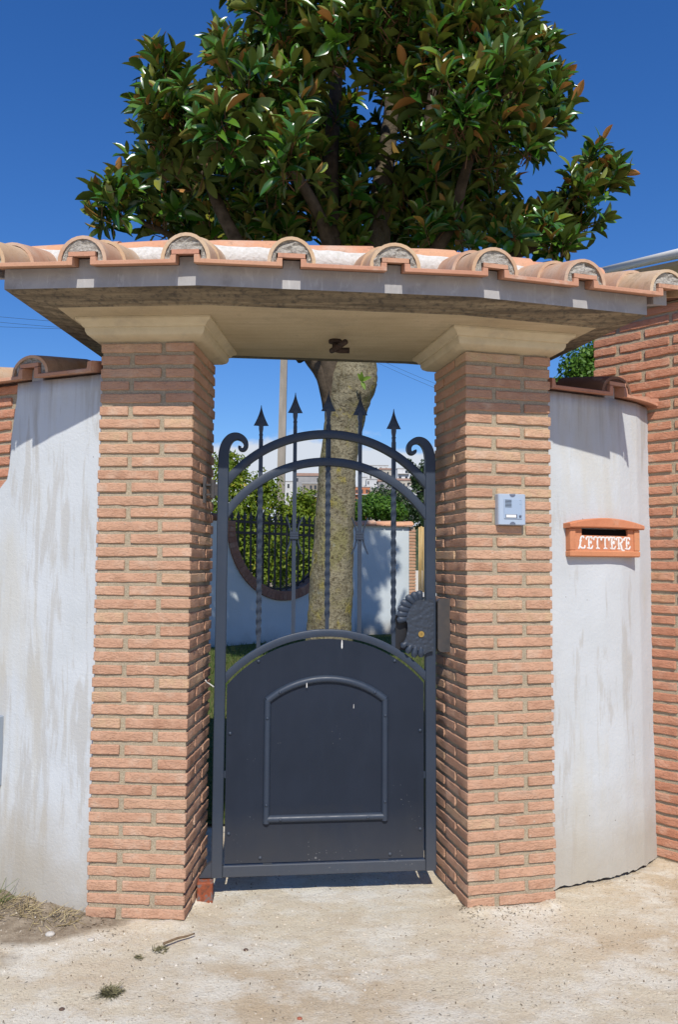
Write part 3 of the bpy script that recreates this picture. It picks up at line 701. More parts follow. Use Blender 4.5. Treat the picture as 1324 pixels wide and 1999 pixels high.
# left: plaster ends on a slant against brickwork
PL_ = [(-2.6, 4.15), (-2.2, 3.87), (-1.9, 3.685), (-1.66, 3.555), (-1.45, 3.450), (-1.24, 3.358), (-1.02, 3.268), (-0.97, 3.246)]
wl = empty('boundary_wall', (-1.3, 3.4, 0), label='streaked white plastered wall with tile coping at the left of the pillars', cat='wall')
wlloc = lambda p: (p[0]+1.3, p[1]-3.4, p[2])
rl_ = Run([Vector(p) for p in PL_]); TL_ = sum(rl_.len)
uc = sum(rl_.len[:4])                                       # arc length at x=-1.45
def ledge(z): return uc + 0.01 - max(0.0, min(0.34, (2.20-z)*0.13 + 0.03*noise.noise(Vector((0, 0, z*3))))) - (max(0, 1.80-z)*0.9 if z < 1.80 else 0) if z > 0 else uc - 1.0
def ledge2(z): return max(0.02, ledge(z))
V, Fq = wall_mesh(PL_, 2.222, 0.26, M_plL, left_edge=ledge2); link('plaster', np_mesh('plaster', [wlloc(v) for v in V], Fq, M_plL), wl)
roof_run(rl_, wl, [uc-0.30, uc+0.125], 2.222, -0.055, 0.30, 0.20, (0.105, 0.096), wlloc, (M_pan, M_coppo), plugs=M_plug, ends=(uc-0.9, TL_-0.055), flange_ends=(True, True), cov_len=0.33, second=False, cover_on=(True, True))
# brickwork left of the plaster
bwl = empty('brick_wall', (-1.7, 3.6, 0), label='strip of brickwork beside the streaked white wall at the frame edge', cat='wall')
mb = MB(); nn = 24; rings = []
for i in range(nn+1):
    u = uc + 0.02 - 1.0*i/nn; a = rl_.pos(u, 0.018); b = rl_.pos(u, 0.24)
    rings.append([(a.x+1.7, a.y-3.6, -0.03), (b.x+1.7, b.y-3.6, -0.03), (b.x+1.7, b.y-3.6, 2.218), (a.x+1.7, a.y-3.6, 2.218)])
mb.loft(rings, True, True); mb.build('mortar_core', M_mortar, bwl)
r_ = random.Random(5)
for k in range(41):
    z = 2.218 - (k+0.5)*PITCH - BH/2 + 0.01
    u = uc + 0.02 - (0.06 if k % 2 else 0.0); first = True
    while u > uc - 0.85:
        L_ = BW if (first and k % 2) else BL
        um = u - L_/2
        if um < ledge2(z) + 0.10:
            p = rl_.pos(u-L_, 0.008); q = rl_.pos(u, 0.008); an = math.atan2((q-p).y, (q-p).x)
            me = r_.choice(half_lib2 if L_ == BW else brick_lib2)
            link('brick', me, bwl, Matrix.Translation((p.x+1.7, p.y-3.6, z)) @ Matrix.Rotation(an + r_.uniform(-.005, .005), 4, 'Z'))
        u -= L_ + JOINT*0.8; first = False

# brick wing wall on the right, running towards the road
B0 = Vector((1.56, 3.90)); BA = -0.785; BX = Vector((math.cos(BA), math.sin(BA)))
bw = empty('brick_wall', (B0.x, B0.y, 0), BA, label='tall brick wall at the right edge beside the letter box wall', cat='wall')
MB().box(-0.285, 1.2, 0.0085, 0.30, -0.05, 2.745).build('mortar_core', M_mortar, bw)
r_ = random.Random(9)
for k in range(51):
    z = 2.74 - (k+0.5)*PITCH - BH/2
    u = -0.29; first = True
    while u < 0.80:
        L_ = BW if (first and k % 2) else BL
        me = r_.choice(half_lib2 if L_ == BW else brick_lib2)
        link('brick', me, bw, Matrix.Translation((u + r_.uniform(-.002, .002), r_.uniform(-.0025, .0025), z + r_.uniform(-.0015, .0015))) @ Matrix.Rotation(r_.uniform(-.006, .006), 4, 'Z') @ Matrix.Rotation(r_.uniform(-.006, .006), 4, 'Y'))
        u += L_ + JOINT; first = False
mb = MB(); mb.prism([(-0.33, 2.748), (1.2, 2.748), (1.2, 2.772), (-0.33, 2.772)], -0.06, 0.36); mb.build('coping_slab', M_darktile, bw)

# neighbouring house eave with its white gutter, upper right
e0 = at(1170, 531, 7.0); e1 = at(1470, 462, 4.4)
hv = empty('house_eave', e0, math.atan2((e1-e0).y, (e1-e0).x), label='white gutter and cream eave above the tall brick wall', cat='eave')
Lh = math.hypot((e1-e0).x, (e1-e0).y); dzz = e1.z - e0.z
mb = MB(); mb.tube([(0, 0, 0), (Lh, 0, dzz)], 0.036, 14); mb.build('gutter', M_gutter, hv, True)
mb = MB(); mb.add([(0, 0.02, -0.045), (Lh, 0.02, dzz-0.045), (Lh, 0.60, dzz-0.045), (0, 0.60, -0.045), (0, 0.02, -0.075), (Lh, 0.02, dzz-0.075), (Lh, 0.60, dzz-0.075), (0, 0.60, -0.075)],
                  [(0, 1, 2, 3), (7, 6, 5, 4), (0, 4, 5, 1), (1, 5, 6, 2), (2, 6, 7, 3), (3, 7, 4, 0)]); mb.build('soffit_board', M_eave, hv)

# ------------------------------------------------------------------ gate
GA = 0.104
gate = empty('garden_gate', (-0.537, 3.43, 0), GA, label='dark blue-grey wrought iron pedestrian gate with spear tops', cat='gate')
GW, SW = 0.982, 0.047
T2 = 0.040                         # depth of the frame bars (local y from 0 back)
def gpart(mb, name, mat=M_iron, smooth=None, parent=gate, **kw):
    o = mb.build(name, mat, parent, **kw)
    if smooth: smooth_by_angle(o, smooth)
    return o
def arc(cx, ztop, R, x0, x1, n=28):
    return [(x0 + (x1-x0)*i/n, ztop - R + math.sqrt(max(0, R*R - (x0 + (x1-x0)*i/n - cx)**2))) for i in range(n+1)]
CX = 0.4912
# stiles: straight bars that curl into scrolls at the top
def stile(side):
    mb = MB(); sgn = 1 if side == 0 else -1
    fx = (lambda x: x) if side == 0 else (lambda x: GW - x)
    cl = []                        # outer edge and inner edge of the bar, as a ribbon
    out = [(0, 0.085), (0, 1.86)]; inn = [(SW, 0.085), (SW, 1.86)]
    # centreline spiral
    ctr = [(0.0235, 1.875), (0.0245, 1.915), (0.034, 1.955), (0.054, 1.983), (0.080, 1.992), (0.104, 1.984), (0.119, 1.967), (0.122, 1.948), (0.114, 1.934), (0.101, 1.932), (0.0935, 1.940), (0.095, 1.948)]
    wd = [0.047, 0.046, 0.043, 0.038, 0.032, 0.027, 0.023, 0.020, 0.017, 0.014, 0.013, 0.013]
    # refine
    C2 = []; W2 = []
    for i in range(len(ctr)-1):
        p0 = ctr[max(i-1, 0)]; p1 = ctr[i]; p2 = ctr[i+1]; p3 = ctr[min(i+2, len(ctr)-1)]
        for q in range(4):
            t = q/4
            h = [0.5*((2*p1[k]) + (-p0[k]+p2[k])*t + (2*p0[k]-5*p1[k]+4*p2[k]-p3[k])*t*t + (-p0[k]+3*p1[k]-3*p2[k]+p3[k])*t**3) for k in (0, 1)]
            C2.append(h); W2.append(wd[i] + (wd[i+1]-wd[i])*t)
    C2.append(ctr[-1]); W2.append(wd[-1])
    for i, (c_, w_) in enumerate(zip(C2, W2)):
        a = C2[max(i-1, 0)]; b = C2[min(i+1, len(C2)-1)]
        tx, tz = b[0]-a[0], b[1]-a[1]; l = math.hypot(tx, tz); nx_, nz_ = -tz/l, tx/l
        out.append((c_[0] + nx_*w_/2, c_[1] + nz_*w_/2)); inn.append((c_[0] - nx_*w_/2, c_[1] - nz_*w_/2))
    out = [(fx(x), z) for x, z in out]; inn = [(fx(x), z) for x, z in inn]
    rings = []; b = 0.003
    for o_, i_ in zip(out, inn):
        ox, oz = o_; ix, iz = i_; l = math.hypot(ix-ox, iz-oz); ux, uz = (ix-ox)/l, (iz-oz)/l
        rings.append([(ox, b, oz), (ox, T2-b, oz), (ox+ux*b, T2, oz+uz*b), (ix-ux*b, T2, iz-uz*b), (ix, T2-b, iz), (ix, b, iz), (ix-ux*b, 0, iz-uz*b), (ox+ux*b, 0, oz+uz*b)])
    mb.loft(rings, True, True); return gpart(mb, 'stile', smooth=40)
stile(0); stile(1)
mb = MB(); mb.bevbox(SW+0.0005, GW-SW-0.0005, 0.0015, T2-0.0015, 0.085, 0.132, 0.003); gpart(mb, 'bottom_rail')
def arch(ztop, R, h, name):
    x0, x1 = SW+0.0006, GW-SW-0.0006
    o_ = arc(CX, ztop, R, x0, x1, 40); rings = []; b = 0.003
    i_ = arc(CX, ztop-h, R-h, x0, x1, 40)
    # inner curve of constant thickness measured along the radius, clipped at the stiles
    for (ox, oz), (ix, iz) in zip(o_, i_):
        rings.append([(ox, b, oz), (ox, T2-b, oz), (ox, T2-0.0015, oz-b), (ix, T2-0.0015, iz+b), (ix, T2-b, iz), (ix, b, iz), (ix, 0.0015, iz+b), (ox, 0.0015, oz-b)])
    mb = MB(); mb.loft(rings, True, True); return gpart(mb, name, smooth=40)
arch(2.029, 0.590, 0.036, 'arch_rail'); arch(1.904, 0.566, 0.036, 'arch_rail'); arch(1.137, 0.622, 0.031, 'arch_rail')
def zarc(x, ztop, R): return ztop - R + math.sqrt(R*R - (x-CX)**2)
# bars with spear heads
def spear(x, tip, parent):
    mb = MB(); base = tip - 0.093; hw = 0.034; T = 0.0075; cy = T2/2; n = 9
    pts = []
    for i in range(n+1):
        f = i/n; wv = hw*(0.04 + 0.96*(f**1.55)); pts.append((wv, tip - f*(tip-base)))
    rings = []
    for i, (wv, z) in enumerate(pts):
        t = T*(0.25 + 0.75*min(1, i/4)); rings.append([(x-wv, cy, z), (x, cy-t, z), (x+wv, cy, z), (x, cy+t, z)])
    rings.append([(x-0.013, cy, base+0.004), (x, cy-0.011, base+0.004), (x+0.013, cy, base+0.004), (x, cy+0.011, base+0.004)])
    mb.loft(rings, True, True)
    rings = []
    for z, r in ((base+0.012, 0.0125), (base-0.015, 0.0118), (base-0.033, 0.0085), (base-0.037, 0.0085), (base-0.038, 0.0105), (base-0.043, 0.0105), (base-0.044, 0.009), (base-0.075, 0.009)):
        rings.append([(x + r*math.cos(PI/4+PI/2*k)*1.2, cy + r*math.sin(PI/4+PI/2*k)*1.2, z) for k in range(4)])
    mb.loft(rings, True, True)
    return gpart(mb, 'spear_head', smooth=40, parent=parent)
def bar(x, tip, twist):
    mb = MB(); r = 0.0085; cy = T2/2; z0 = zarc(x, 1.137, 0.622)-0.006; z1 = tip - 0.093 - 0.06; rings = []
    if not twist: zz = [z0, z1]
    else:
        a, b = z0+0.055, zarc(x, 1.904, 0.566) - 0.045
        zz = [z0] + list(np.linspace(a, b, 120)) + [z1]
    for z in zz:
        an = PI/4
        tw = 0
        if twist: tw = (min(max(z, a), b) - a)/0.088*PI
        rr_ = r*1.38 if not twist else r*(1.40 if (z < a+0.001 or z > b-0.001) else 1.50)
        rings.append([(x + rr_*math.cos(an+tw+PI/2*k), cy + rr_*math.sin(an+tw+PI/2*k), z) for k in range(4)])
    mb.loft(rings, True, True)
    o = gpart(mb, 'twisted_bar' if twist else 'bar'); 
    if twist: smooth_by_angle(o, 70)
    spear(x, tip, o); return o
for i, (x, tip) in enumerate(((0.188, 2.136), (0.341, 2.198), (0.4915, 2.210), (0.6365, 2.196), (0.791, 2.136))):
    b_ = bar(x, tip, i % 2 == 0)
    if i % 2 == 1:
        cy = T2/2
        mb = MB(); 
        for dz in (-0.011, 0.0, 0.011): mb.box(x-0.0185, x+0.0185, cy-0.016, cy+0.016, 1.553+dz-0.0048, 1.553+dz+0.0048)
        gpart(mb, 'collar', parent=b_)
        for sx_ in (-1, 1):
            mb = MB(); pts = []
            for q in range(17):
                f = q/16*2-1; pts.append((x + sx_*(0.0135 + 0.024*abs(f)**1.7), cy-0.004, 1.553 + f*0.082))
            mb.tube(pts, [0.0042 - 0.0012*abs(q/8-1) for q in range(17)], 8); gpart(mb, 'leaf_curl', smooth=60, parent=b_)
# sheet panel, offset from the frame so daylight shows round it
mb = MB(); x0, x1 = SW+0.0075, GW-SW-0.0075
top = [(x, z) for x, z in arc(CX, 1.137-0.031-0.010, 0.622-0.041, x0, x1, 36)]
poly = [(x0, 0.1395)] + [(x1, 0.1395)] + top[::-1]
mb.prism(poly, 0.010, 0.014); panel = gpart(mb, 'sheet_panel', M_panel)
for (ax, bx_, az, bz) in ((SW-0.0005, x0+0.02, 0.50, 0.53), (x1-0.02, GW-SW+0.0005, 0.48, 0.51), (0.22, 0.26, 0.128, 0.16), (0.73, 0.77, 0.128, 0.16)):
    mb = MB(); mb.box(ax, bx_, 0.0142, 0.018, az, bz); gpart(mb, 'bracket', parent=panel)
def rivet(x, z, y, r, parent):
    mb = MB(); rings = []
    for q in range(4):
        a = q/3*PI/2; rings.append([(x + r*math.cos(a)*math.cos(2*PI*k/10), y - r*0.75*math.sin(a), z + r*math.cos(a)*math.sin(2*PI*k/10)) for k in range(10)])
    rings[-1] = [(x + r*0.05*math.cos(2*PI*k/10), y - r*0.75, z + r*0.05*math.sin(2*PI*k/10)) for k in range(10)]
    mb.loft(rings, True, True); return gpart(mb, 'rivet', smooth=70, parent=parent)
for x, z in ((0.190, 0.999), (0.796, 0.997), (0.071, 0.690), (0.911, 0.690), (0.071, 0.265), (0.911, 0.262), (0.208, 0.160), (0.776, 0.158)): rivet(x, z, 0.010, 0.0085, panel)
# half-round moulding on the panel
def half_round(path, w_, name):
    mb = MB(); rings = []; n = len(path)
    for i, p in enumerate(path):
        a = path[max(i-1, 0)]; b = path[min(i+1, n-1)]
        t0 = Vector((p[0]-a[0], p[1]-a[1])); t1 = Vector((b[0]-p[0], b[1]-p[1]))
        n0 = Vector((-t0.y, t0.x)).normalized() if t0.length > 1e-6 else None; n1_ = Vector((-t1.y, t1.x)).normalized() if t1.length > 1e-6 else None
        nn_ = n0 or n1_
        if n0 and n1_: nn_ = (n0+n1_).normalized(); nn_ = nn_/max(0.4, nn_.dot(n1_))
        rings.append([(p[0] + nn_.x*w_/2*math.cos(PI*k/8), 0.010 - 0.017*math.sin(PI*k/8), p[1] + nn_.y*w_/2*math.cos(PI*k/8)) for k in range(9)])
    mb.loft(rings, True, True); o = gpart(mb, name, smooth=50, parent=panel); return o
zi = lambda x: 0.921 - 0.415 + math.sqrt(0.415**2 - (x-CX)**2)
xa, xb = 0.2315, 0.7515
ctop = [(xa + (xb-xa)*k/24, zi(xa + (xb-xa)*k/24)) for k in range(25)]
half_round([(xa, 0.3225), (xb, 0.3225)], 0.033, 'moulding'); half_round([(xb, 0.306), (xb, ctop[-1][1]+0.004)], 0.031, 'moulding'); half_round(ctop, 0.033, 'moulding'); half_round([(xa, ctop[0][1]+0.004), (xa, 0.306)], 0.031, 'moulding')
for x, z in ((0.285, zi(0.285)), (0.705, zi(0.705)), (xa, 0.755), (xb, 0.76), (xa, 0.385), (xb, 0.388), (0.293, 0.3225), (0.675, 0.3225)): rivet(x, z, -0.006, 0.007, panel)
# bird droppings / paint runs
def splash(x, z, h, w_, y):
    mb = MB(); rings = []
    for q in range(7):
        f = q/6; ww = w_*(0.5 + 0.8*math.sin(f*PI)**0.7)*(1.35 if q == 1 else 1); rings.append([(x-ww, y, z+h*f), (x, y-0.0012, z+h*f), (x+ww, y, z+h*f)])
    mb.loft(rings, False); o = gpart(mb, 'paint_run', M_white, parent=panel)
splash(0.558, 1.052, 0.040, 0.0022, 0.0095); splash(0.402, 0.885, 0.022, 0.0016, -0.0065); splash(0.612, 0.79, 0.02, 0.0010, 0.0095)
# hinge on the left pillar
hg = MB(); hg.box(-0.062, -0.052, -0.03, 0.05, 1.690, 1.805); hg.box(-0.055, 0.0, 0.004, 0.012, 1.725, 1.733); hg.box(-0.055, 0.0, 0.004, 0.030, 1.768, 1.776); hg.tube([(-0.022, 0.014, 1.715), (-0.022, 0.014, 1.795)], 0.0135, 12); hg.box(-0.03, 0.0, 0.006, 0.022, 1.733, 1.768)
gpart(hg, 'hinge', M_lockbox, smooth=40)
# pivot shoe at the lower hinge side
mb = MB(); mb.prism([(-0.052, 0.086), (0.0, 0.086), (0.0, 0.150), (-0.02, 0.135)], 0.004, 0.036); gpart(mb, 'pivot_shoe')
# lock: hammered plate with two shell fans
gs = lambda u: 0.849 + (u-795)*0.00235
gz = lambda v: 1.283 - (v-1165)*0.00229
lk = [(844.5, 1171), (837, 1170), (831, 1172), (824, 1171), (819, 1170), (810, 1174), (803, 1181), (798, 1190), (794, 1201), (792, 1210), (794.5, 1217), (795, 1227), (793, 1240), (789, 1250), (785, 1255), (800, 1262), (815, 1268), (828, 1276), (832, 1273), (838, 1270.5), (844.5, 1270)]
mb = MB(); mb.prism([(gs(u), gz(v)) for u, v in lk], -0.020, -0.004); lockp = gpart(mb, 'lock_plate', M_hammer)
def petal(p0, p1, w0, w1):
    mb = MB(); a = Vector((gs(p0[0]), gz(p0[1]))); b = Vector((gs(p1[0]), gz(p1[1]))); t = (b-a); L_ = t.length; t.normalize(); n_ = Vector((-t.y, t.x)); rings = []
    for q in range(9):
        f = q/8; ww = (w0 + (w1-w0)*f)*(1.0 if f < 0.75 else math.sqrt(max(0.0, 1-((f-0.75)/0.27)**2))); hh = 0.011*math.sin(min(1, f*1.6+0.15)*PI/2)*(1 if f < 0.8 else 0.55)
        c_ = a + t*L_*f
        rings.append([(c_.x + n_.x*ww*math.cos(PI*k/6), -0.013 - hh*math.sin(PI*k/6), c_.y + n_.y*ww*math.cos(PI*k/6)) for k in range(7)] + [(c_.x - n_.x*ww*0.9, -0.008, c_.y - n_.y*ww*0.9), (c_.x + n_.x*ww*0.9, -0.008, c_.y + n_.y*ww*0.9)])
    mb.loft(rings, True, True); gpart(mb, 'shell_petal', M_iron, smooth=50, parent=lockp)
for p0, p1 in (((821, 1173), (817, 1153)), ((815, 1175), (805, 1156)), ((810, 1179), (793, 1163)), ((804, 1185), (783, 1174)), ((800, 1192), (777, 1186)), ((797, 1200), (775, 1198)), ((795, 1208), (775, 1210))): petal(p0, p1, 0.0105, 0.0185)
for p0, p1 in (((797, 1252), (783, 1262)), ((804, 1255), (794, 1274)), ((812, 1256), (807, 1282)), ((821, 1257), (821, 1282))): petal(p0, p1, 0.0105, 0.0165)
mb = MB(); mb.tube([(gs(820.7), -0.0205, gz(1237)), (gs(820.7), -0.025, gz(1237))], 0.0135, 18); kc = gpart(mb, 'key_cylinder', M_brass, smooth=40, parent=lockp)
mb = MB(); mb.tube([(gs(820.7), -0.0251, gz(1237)), (gs(820.7), -0.0265, gz(1237))], 0.0075, 14); gpart(mb, 'key_plug', M_brass, smooth=40, parent=kc)
mb = MB(); mb.box(gs(820.7)-0.001, gs(820.7)+0.001, -0.0271, -0.026, gz(1237)-0.005, gz(1237)+0.005); gpart(mb, 'keyway', M_hole, parent=kc)
mb = MB(); mb.box(0.80, 0.938, 0.012, 0.034, 1.045, 1.20); gpart(mb, 'lock_case', M_black)
# receiving box on the pillar side
sb = empty('lock_keeper', gate.matrix_basis @ Vector((0, 0, 0)), GA, label='dark steel lock keeper box on the right pillar beside the gate lock', cat='lock box')
sb.location = (-0.537, 3.43, 0)
mb = MB(); pts = []
r0 = 0.020; xl, xr, zb, zt = 0.986, 1.075, 1.038, 1.274
poly = [(xr, zb), (xr, zt)] + [(xl + r0 + r0*math.cos(a), zt - r0 + r0*math.sin(a)) for a in np.linspace(PI/2, PI, 7)] + [(xl + r0 + r0*math.cos(a), zb + r0 + r0*math.sin(a)) for a in np.linspace(PI, 1.5*PI, 7)]
mb.prism(poly[::-1], -0.018, 0.030); o = mb.build('keeper_box', M_lockbox, sb)
# rusty post stub under the lower pivot
ps = empty('pivot_post', (-0.560, 3.425, 0), GA, label='rusty square steel stub under the gate pivot', cat='post')
mb = MB(); mb.bevbox(-0.033, 0.033, -0.03, 0.03, -0.03, 0.080, 0.004); mb.build('post', M_rust, ps)
# wire tie
wt = MB(); p0 = gate.location; 
Mg = Matrix.Translation((-0.537, 3.43, 0)) @ Matrix.Rotation(GA, 4, 'Z')
wt.tube([Mg @ Vector(p) for p in ((-0.036, -0.03, 0.925), (-0.033, -0.015, 0.915), (-0.02, 0.0, 0.905), (-0.005, 0.004, 0.893), (0.0, 0.01, 0.889))], 0.0028, 8)
wt.build('wire_tie', M_wire, None, True, label='short white wire tie poking out beside the gate stile', cat='wire')

# ------------------------------------------------------------------ intercom
ic = empty('intercom', RP + Vector((0.199*math.cos(AR), 0.199*math.sin(AR), 1.598)), AR, label='silver intercom panel with speaker slots and one button', cat='intercom')
mb = MB(); rings = []; Wd, Hh, D = 0.0645, 0.134, 0.034; n = 8
prof = [(-Wd, 0.004)] + [(-Wd + 0.012 - 0.012*math.cos(a), -D + 0.012 - 0.012*math.sin(a)) for a in np.linspace(0, PI/2, 6)] + [(Wd - 0.012 + 0.012*math.sin(a), -D + 0.012 - 0.012*math.cos(a)) for a in np.linspace(0, PI/2, 6)] + [(Wd, 0.004)]
for z, i in ((0, 0.003), (0.003, 0), (Hh-0.003, 0), (Hh, 0.003)):
    rings.append([(x*(1-i/Wd), y + (i if y < -0.02 else 0), z) for x, y in prof])
mb.loft(rings, True, True); o = mb.build('housing', M_silver, ic); smooth_by_angle(o, 35)
mb = MB(); mb.bevbox(-0.040, 0.043, -D-0.0035, -D+0.002, 0.026, 0.112, 0.0015); fp = mb.build('face_plate', M_silver2, ic)
for k in range(6):
    mb = MB(); mb.box(-0.036, -0.006, -D-0.0042, -D-0.0034, 0.076+k*0.0058, 0.0785+k*0.0058); mb.build('speaker_slot', M_hole, fp)
mb = MB(); mb.bevbox(-0.034, 0.020, -D-0.0050, -D-0.003, 0.030, 0.046, 0.001); cf = mb.build('card_frame', M_gplast, fp)
mb = MB(); mb.box(-0.032, 0.014, -D-0.0058, -D-0.0049, 0.032, 0.044); mb.build('name_card', M_card, cf)
mb = MB(); mb.tube([(0.033, -D-0.003, 0.0385), (0.033, -D-0.0075, 0.0385)], 0.0052, 14); mb.build('call_button', M_gplast, fp, True)
for zc in (0.090, 0.106):
    mb = MB(); mb.tube([(0.034, -D-0.0034, zc), (0.034, -D-0.0042, zc)], 0.0016, 8); mb.build('led', M_gplast, fp)
for zc, sg in ((Hh-0.0015, -1), (0.0015, 1)):
    mb = MB(); pol = [(0.0135*math.cos(a), zc + sg*0.0135*math.sin(a)*0.95) for a in np.linspace(0, PI, 13)]
    if sg < 0: pol = pol[::-1]
    mb.prism(pol, -D-0.0012, -D+0.004); mb.build('notch_patch', M_gplast, ic)  # dark half discs laid on to stand in for shaded notches

# ------------------------------------------------------------------ letter box
mbx = empty('letter_box', (1.2195, 3.663, 1.467), 0.43, label='terracotta letter box with white painted lettering on the plaster wall', cat='letter box')
Wm = 0.212
def mpart(mb, name, mat=M_mailclay, **kw): return mb.build(name, mat, mbx, **kw)
mb = MB(); mb.bevbox(-Wm, Wm, -0.052, 0.05, 0.0, 0.029, 0.005); mpart(mb, 'bottom_ledge')
for sx_ in (-1, 1):
    mb = MB(); a, b = sorted((sx_*Wm*0.995, sx_*(Wm-0.034))); mb.bevbox(a, b, -0.049, 0.05, 0.0292, 0.1295, 0.003); mpart(mb, 'side_post')
# front panel with the slot cut out
xl, xr = -(Wm-0.0342), Wm-0.0342
mb = MB(); mb.box(xl, xr, -0.041, -0.030, 0.0292, 0.099); mpart(mb, 'front_panel')
mb = MB(); mb.box(xl, -0.138, -0.041, -0.030, 0.0992, 0.1295); mpart(mb, 'front_panel')
mb = MB(); mb.box(0.142, xr, -0.041, -0.030, 0.0992, 0.1295); mpart(mb, 'front_panel')
mb = MB(); mb.box(-0.165, 0.165, -0.0295, -0.024, 0.0295, 0.1285); mpart(mb, 'slot_shade', M_hole)  # dark sheet in place of the shade behind the slot
mb = MB(); Wl = Wm + 0.012; R = 0.9; n = 20; topc = []
for k in range(n+1):
    x = -Wl + 2*Wl*k/n; topc.append((x, 0.151 + 0.029*(1-(x/Wl)**2)))
botc = [(x, 0.130 + 0.004*(1-(x/Wl)**2)) for x, z in topc]; rings = []; b = 0.005
for (x, zt_), (_, zb_) in zip(topc, botc):
    rings.append([(x, -0.060, zb_), (x, -0.066, zb_+b), (x, -0.066, zt_-b), (x, -0.060, zt_), (x, 0.06, zt_), (x, 0.06, zb_)])
mb.loft(rings, True, True); o = mpart(mb, 'lid'); smooth_by_angle(o, 30)
# lettering: painted strokes
def stroke_ribbon(pts, w_, ox, oz, sx_, sz_, name):
    # Catmull-Rom through the points, drawn with a broad nib
    P2 = [Vector(p) for p in pts]; S = []
    for i in range(len(P2)-1):
        p0 = P2[max(i-1, 0)]; p1 = P2[i]; p2 = P2[i+1]; p3 = P2[min(i+2, len(P2)-1)]
        for q in range(6):
            t = q/6; S.append(0.5*((2*p1) + (p2-p0)*t + (2*p0-5*p1+4*p2-p3)*t*t + (3*p1-p0-3*p2+p3)*t**3))
    S.append(P2[-1]); mb = MB(); rings = []
    for i, p in enumerate(S):
        a = S[max(i-1, 0)]; b = S[min(i+1, len(S)-1)]; t = (b-a); t = t.normalized() if t.length > 1e-9 else Vector((1, 0)); n_ = Vector((-t.y, t.x))
        e = min(1.0, 0.55 + 0.45*min(i, len(S)-1-i)/4)
        c_ = Vector((ox + p.x*sx_, oz + p.y*sz_)); w2 = w_*e*(0.8 + 0.35*abs(t.y))
        rings.append([(c_.x + n_.x*w2, -0.0412, c_.y + n_.y*w2), (c_.x, -0.0424, c_.y), (c_.x - n_.x*w2, -0.0412, c_.y - n_.y*w2)])
    mb.loft(rings, False); return mb
GL = {'L': [[(0.75, 0.86), (0.66, 1.0), (0.46, 0.98), (0.34, 0.7), (0.30, 0.35), (0.16, 0.04), (0.02, 0.0)], [(0.10, 0.06), (0.30, 0.12), (0.55, 0.02), (0.80, 0.06), (0.86, 0.28)], [(0.22, 0.60), (0.36, 0.66), (0.48, 0.60)]],
      'E': [[(0.76, 0.78), (0.70, 0.97), (0.45, 0.95), (0.22, 0.98), (0.06, 0.86), (0.10, 0.72)], [(0.40, 0.94), (0.36, 0.5), (0.40, 0.06)], [(0.12, 0.06), (0.40, 0.02), (0.66, 0.02), (0.84, 0.26)], [(0.38, 0.50), (0.56, 0.52), (0.62, 0.62), (0.64, 0.40)]],
      'T': [[(0.04, 0.70), (0.06, 0.90), (0.24, 0.98), (0.50, 0.92), (0.78, 0.98), (0.92, 0.86), (0.88, 0.70)], [(0.50, 0.93), (0.46, 0.5), (0.50, 0.06)], [(0.26, 0.0), (0.50, 0.05), (0.74, 0.0)]],
      'R': [[(0.10, 0.74), (0.06, 0.90), (0.24, 0.98), (0.58, 0.96), (0.80, 0.76), (0.66, 0.54), (0.40, 0.50)], [(0.36, 0.95), (0.33, 0.5), (0.36, 0.05)], [(0.16, 0.0), (0.36, 0.04), (0.52, 0.0)], [(0.46, 0.50), (0.62, 0.30), (0.72, -0.02), (0.92, -0.22), (1.0, -0.06)]]}
xs_ = [-0.162, -0.114, -0.068, -0.022, 0.024, 0.068, 0.115]
for ch, x in zip('LETTERE', xs_):
    whole = MB()
    for st in GL[ch]:
        q = stroke_ribbon(st, 0.0042, x, 0.0385, 0.050, 0.054, ch); whole.add(q.v, q.f)
    mpart(whole, 'painted_letter', M_white)

# meter cabinet on the left wall, cut by the frame
mc = empty('meter_cabinet', (-1.486, 3.43, 0.46), -0.43, label='grey metal cabinet edge on the streaked wall at the left frame edge', cat='cabinet')
mb = MB(); mb.bevbox(-0.30, 0.018, -0.008, 0.08, 0.0, 0.30, 0.004); mb.build('cabinet_door', M_cabinet, mc)

# ------------------------------------------------------------------ magnolia
YT = 7.0
tree = empty('magnolia_tree', (at(648, 1300, YT).x, YT, 0), label='large glossy evergreen magnolia behind the gate with lichen covered trunk', cat='tree')
TL = tree.location.copy()
tl = lambda p: Vector(p) - TL
def tpt(u, v, dy=0.0): return at(u, v, YT+dy)
PXM = YT/F
def limb(pts, name, mat, seg=14, wob=0.06, sub=6):
    P3 = [tpt(u, v, dy) for u, v, r, dy in pts]; R3 = [r*PXM for u, v, r, dy in pts]; S = []; RR = []
    for i in range(len(P3)-1):
        p0 = P3[max(i-1, 0)]; p1 = P3[i]; p2 = P3[i+1]; p3 = P3[min(i+2, len(P3)-1)]
        for q in range(sub):
            t = q/sub; S.append(0.5*((2*p1) + (p2-p0)*t + (2*p0-5*p1+4*p2-p3)*t*t + (3*p1-p0-3*p2+p3)*t**3)); RR.append(R3[i] + (R3[i+1]-R3[i])*t)
    S.append(P3[-1]); RR.append(R3[-1])
    mb = MB(); mb.tube([tl(p) for p in S], RR, seg)
    V = []
    for i, p in enumerate(mb.v):
        c_ = tl(S[i//seg]); d = Vector(p) - c_
        k = 1 + wob*noise.noise(Vector(p)*4.0) + wob*0.7*noise.noise(Vector(p)*11.0) + wob*0.5*noise.noise(Vector(p)*27.0)
        V.append(tuple(c_ + d*k))
    mb.v = V; return mb.build(name, mat, tree, True)
base = at(640, 1420, YT)
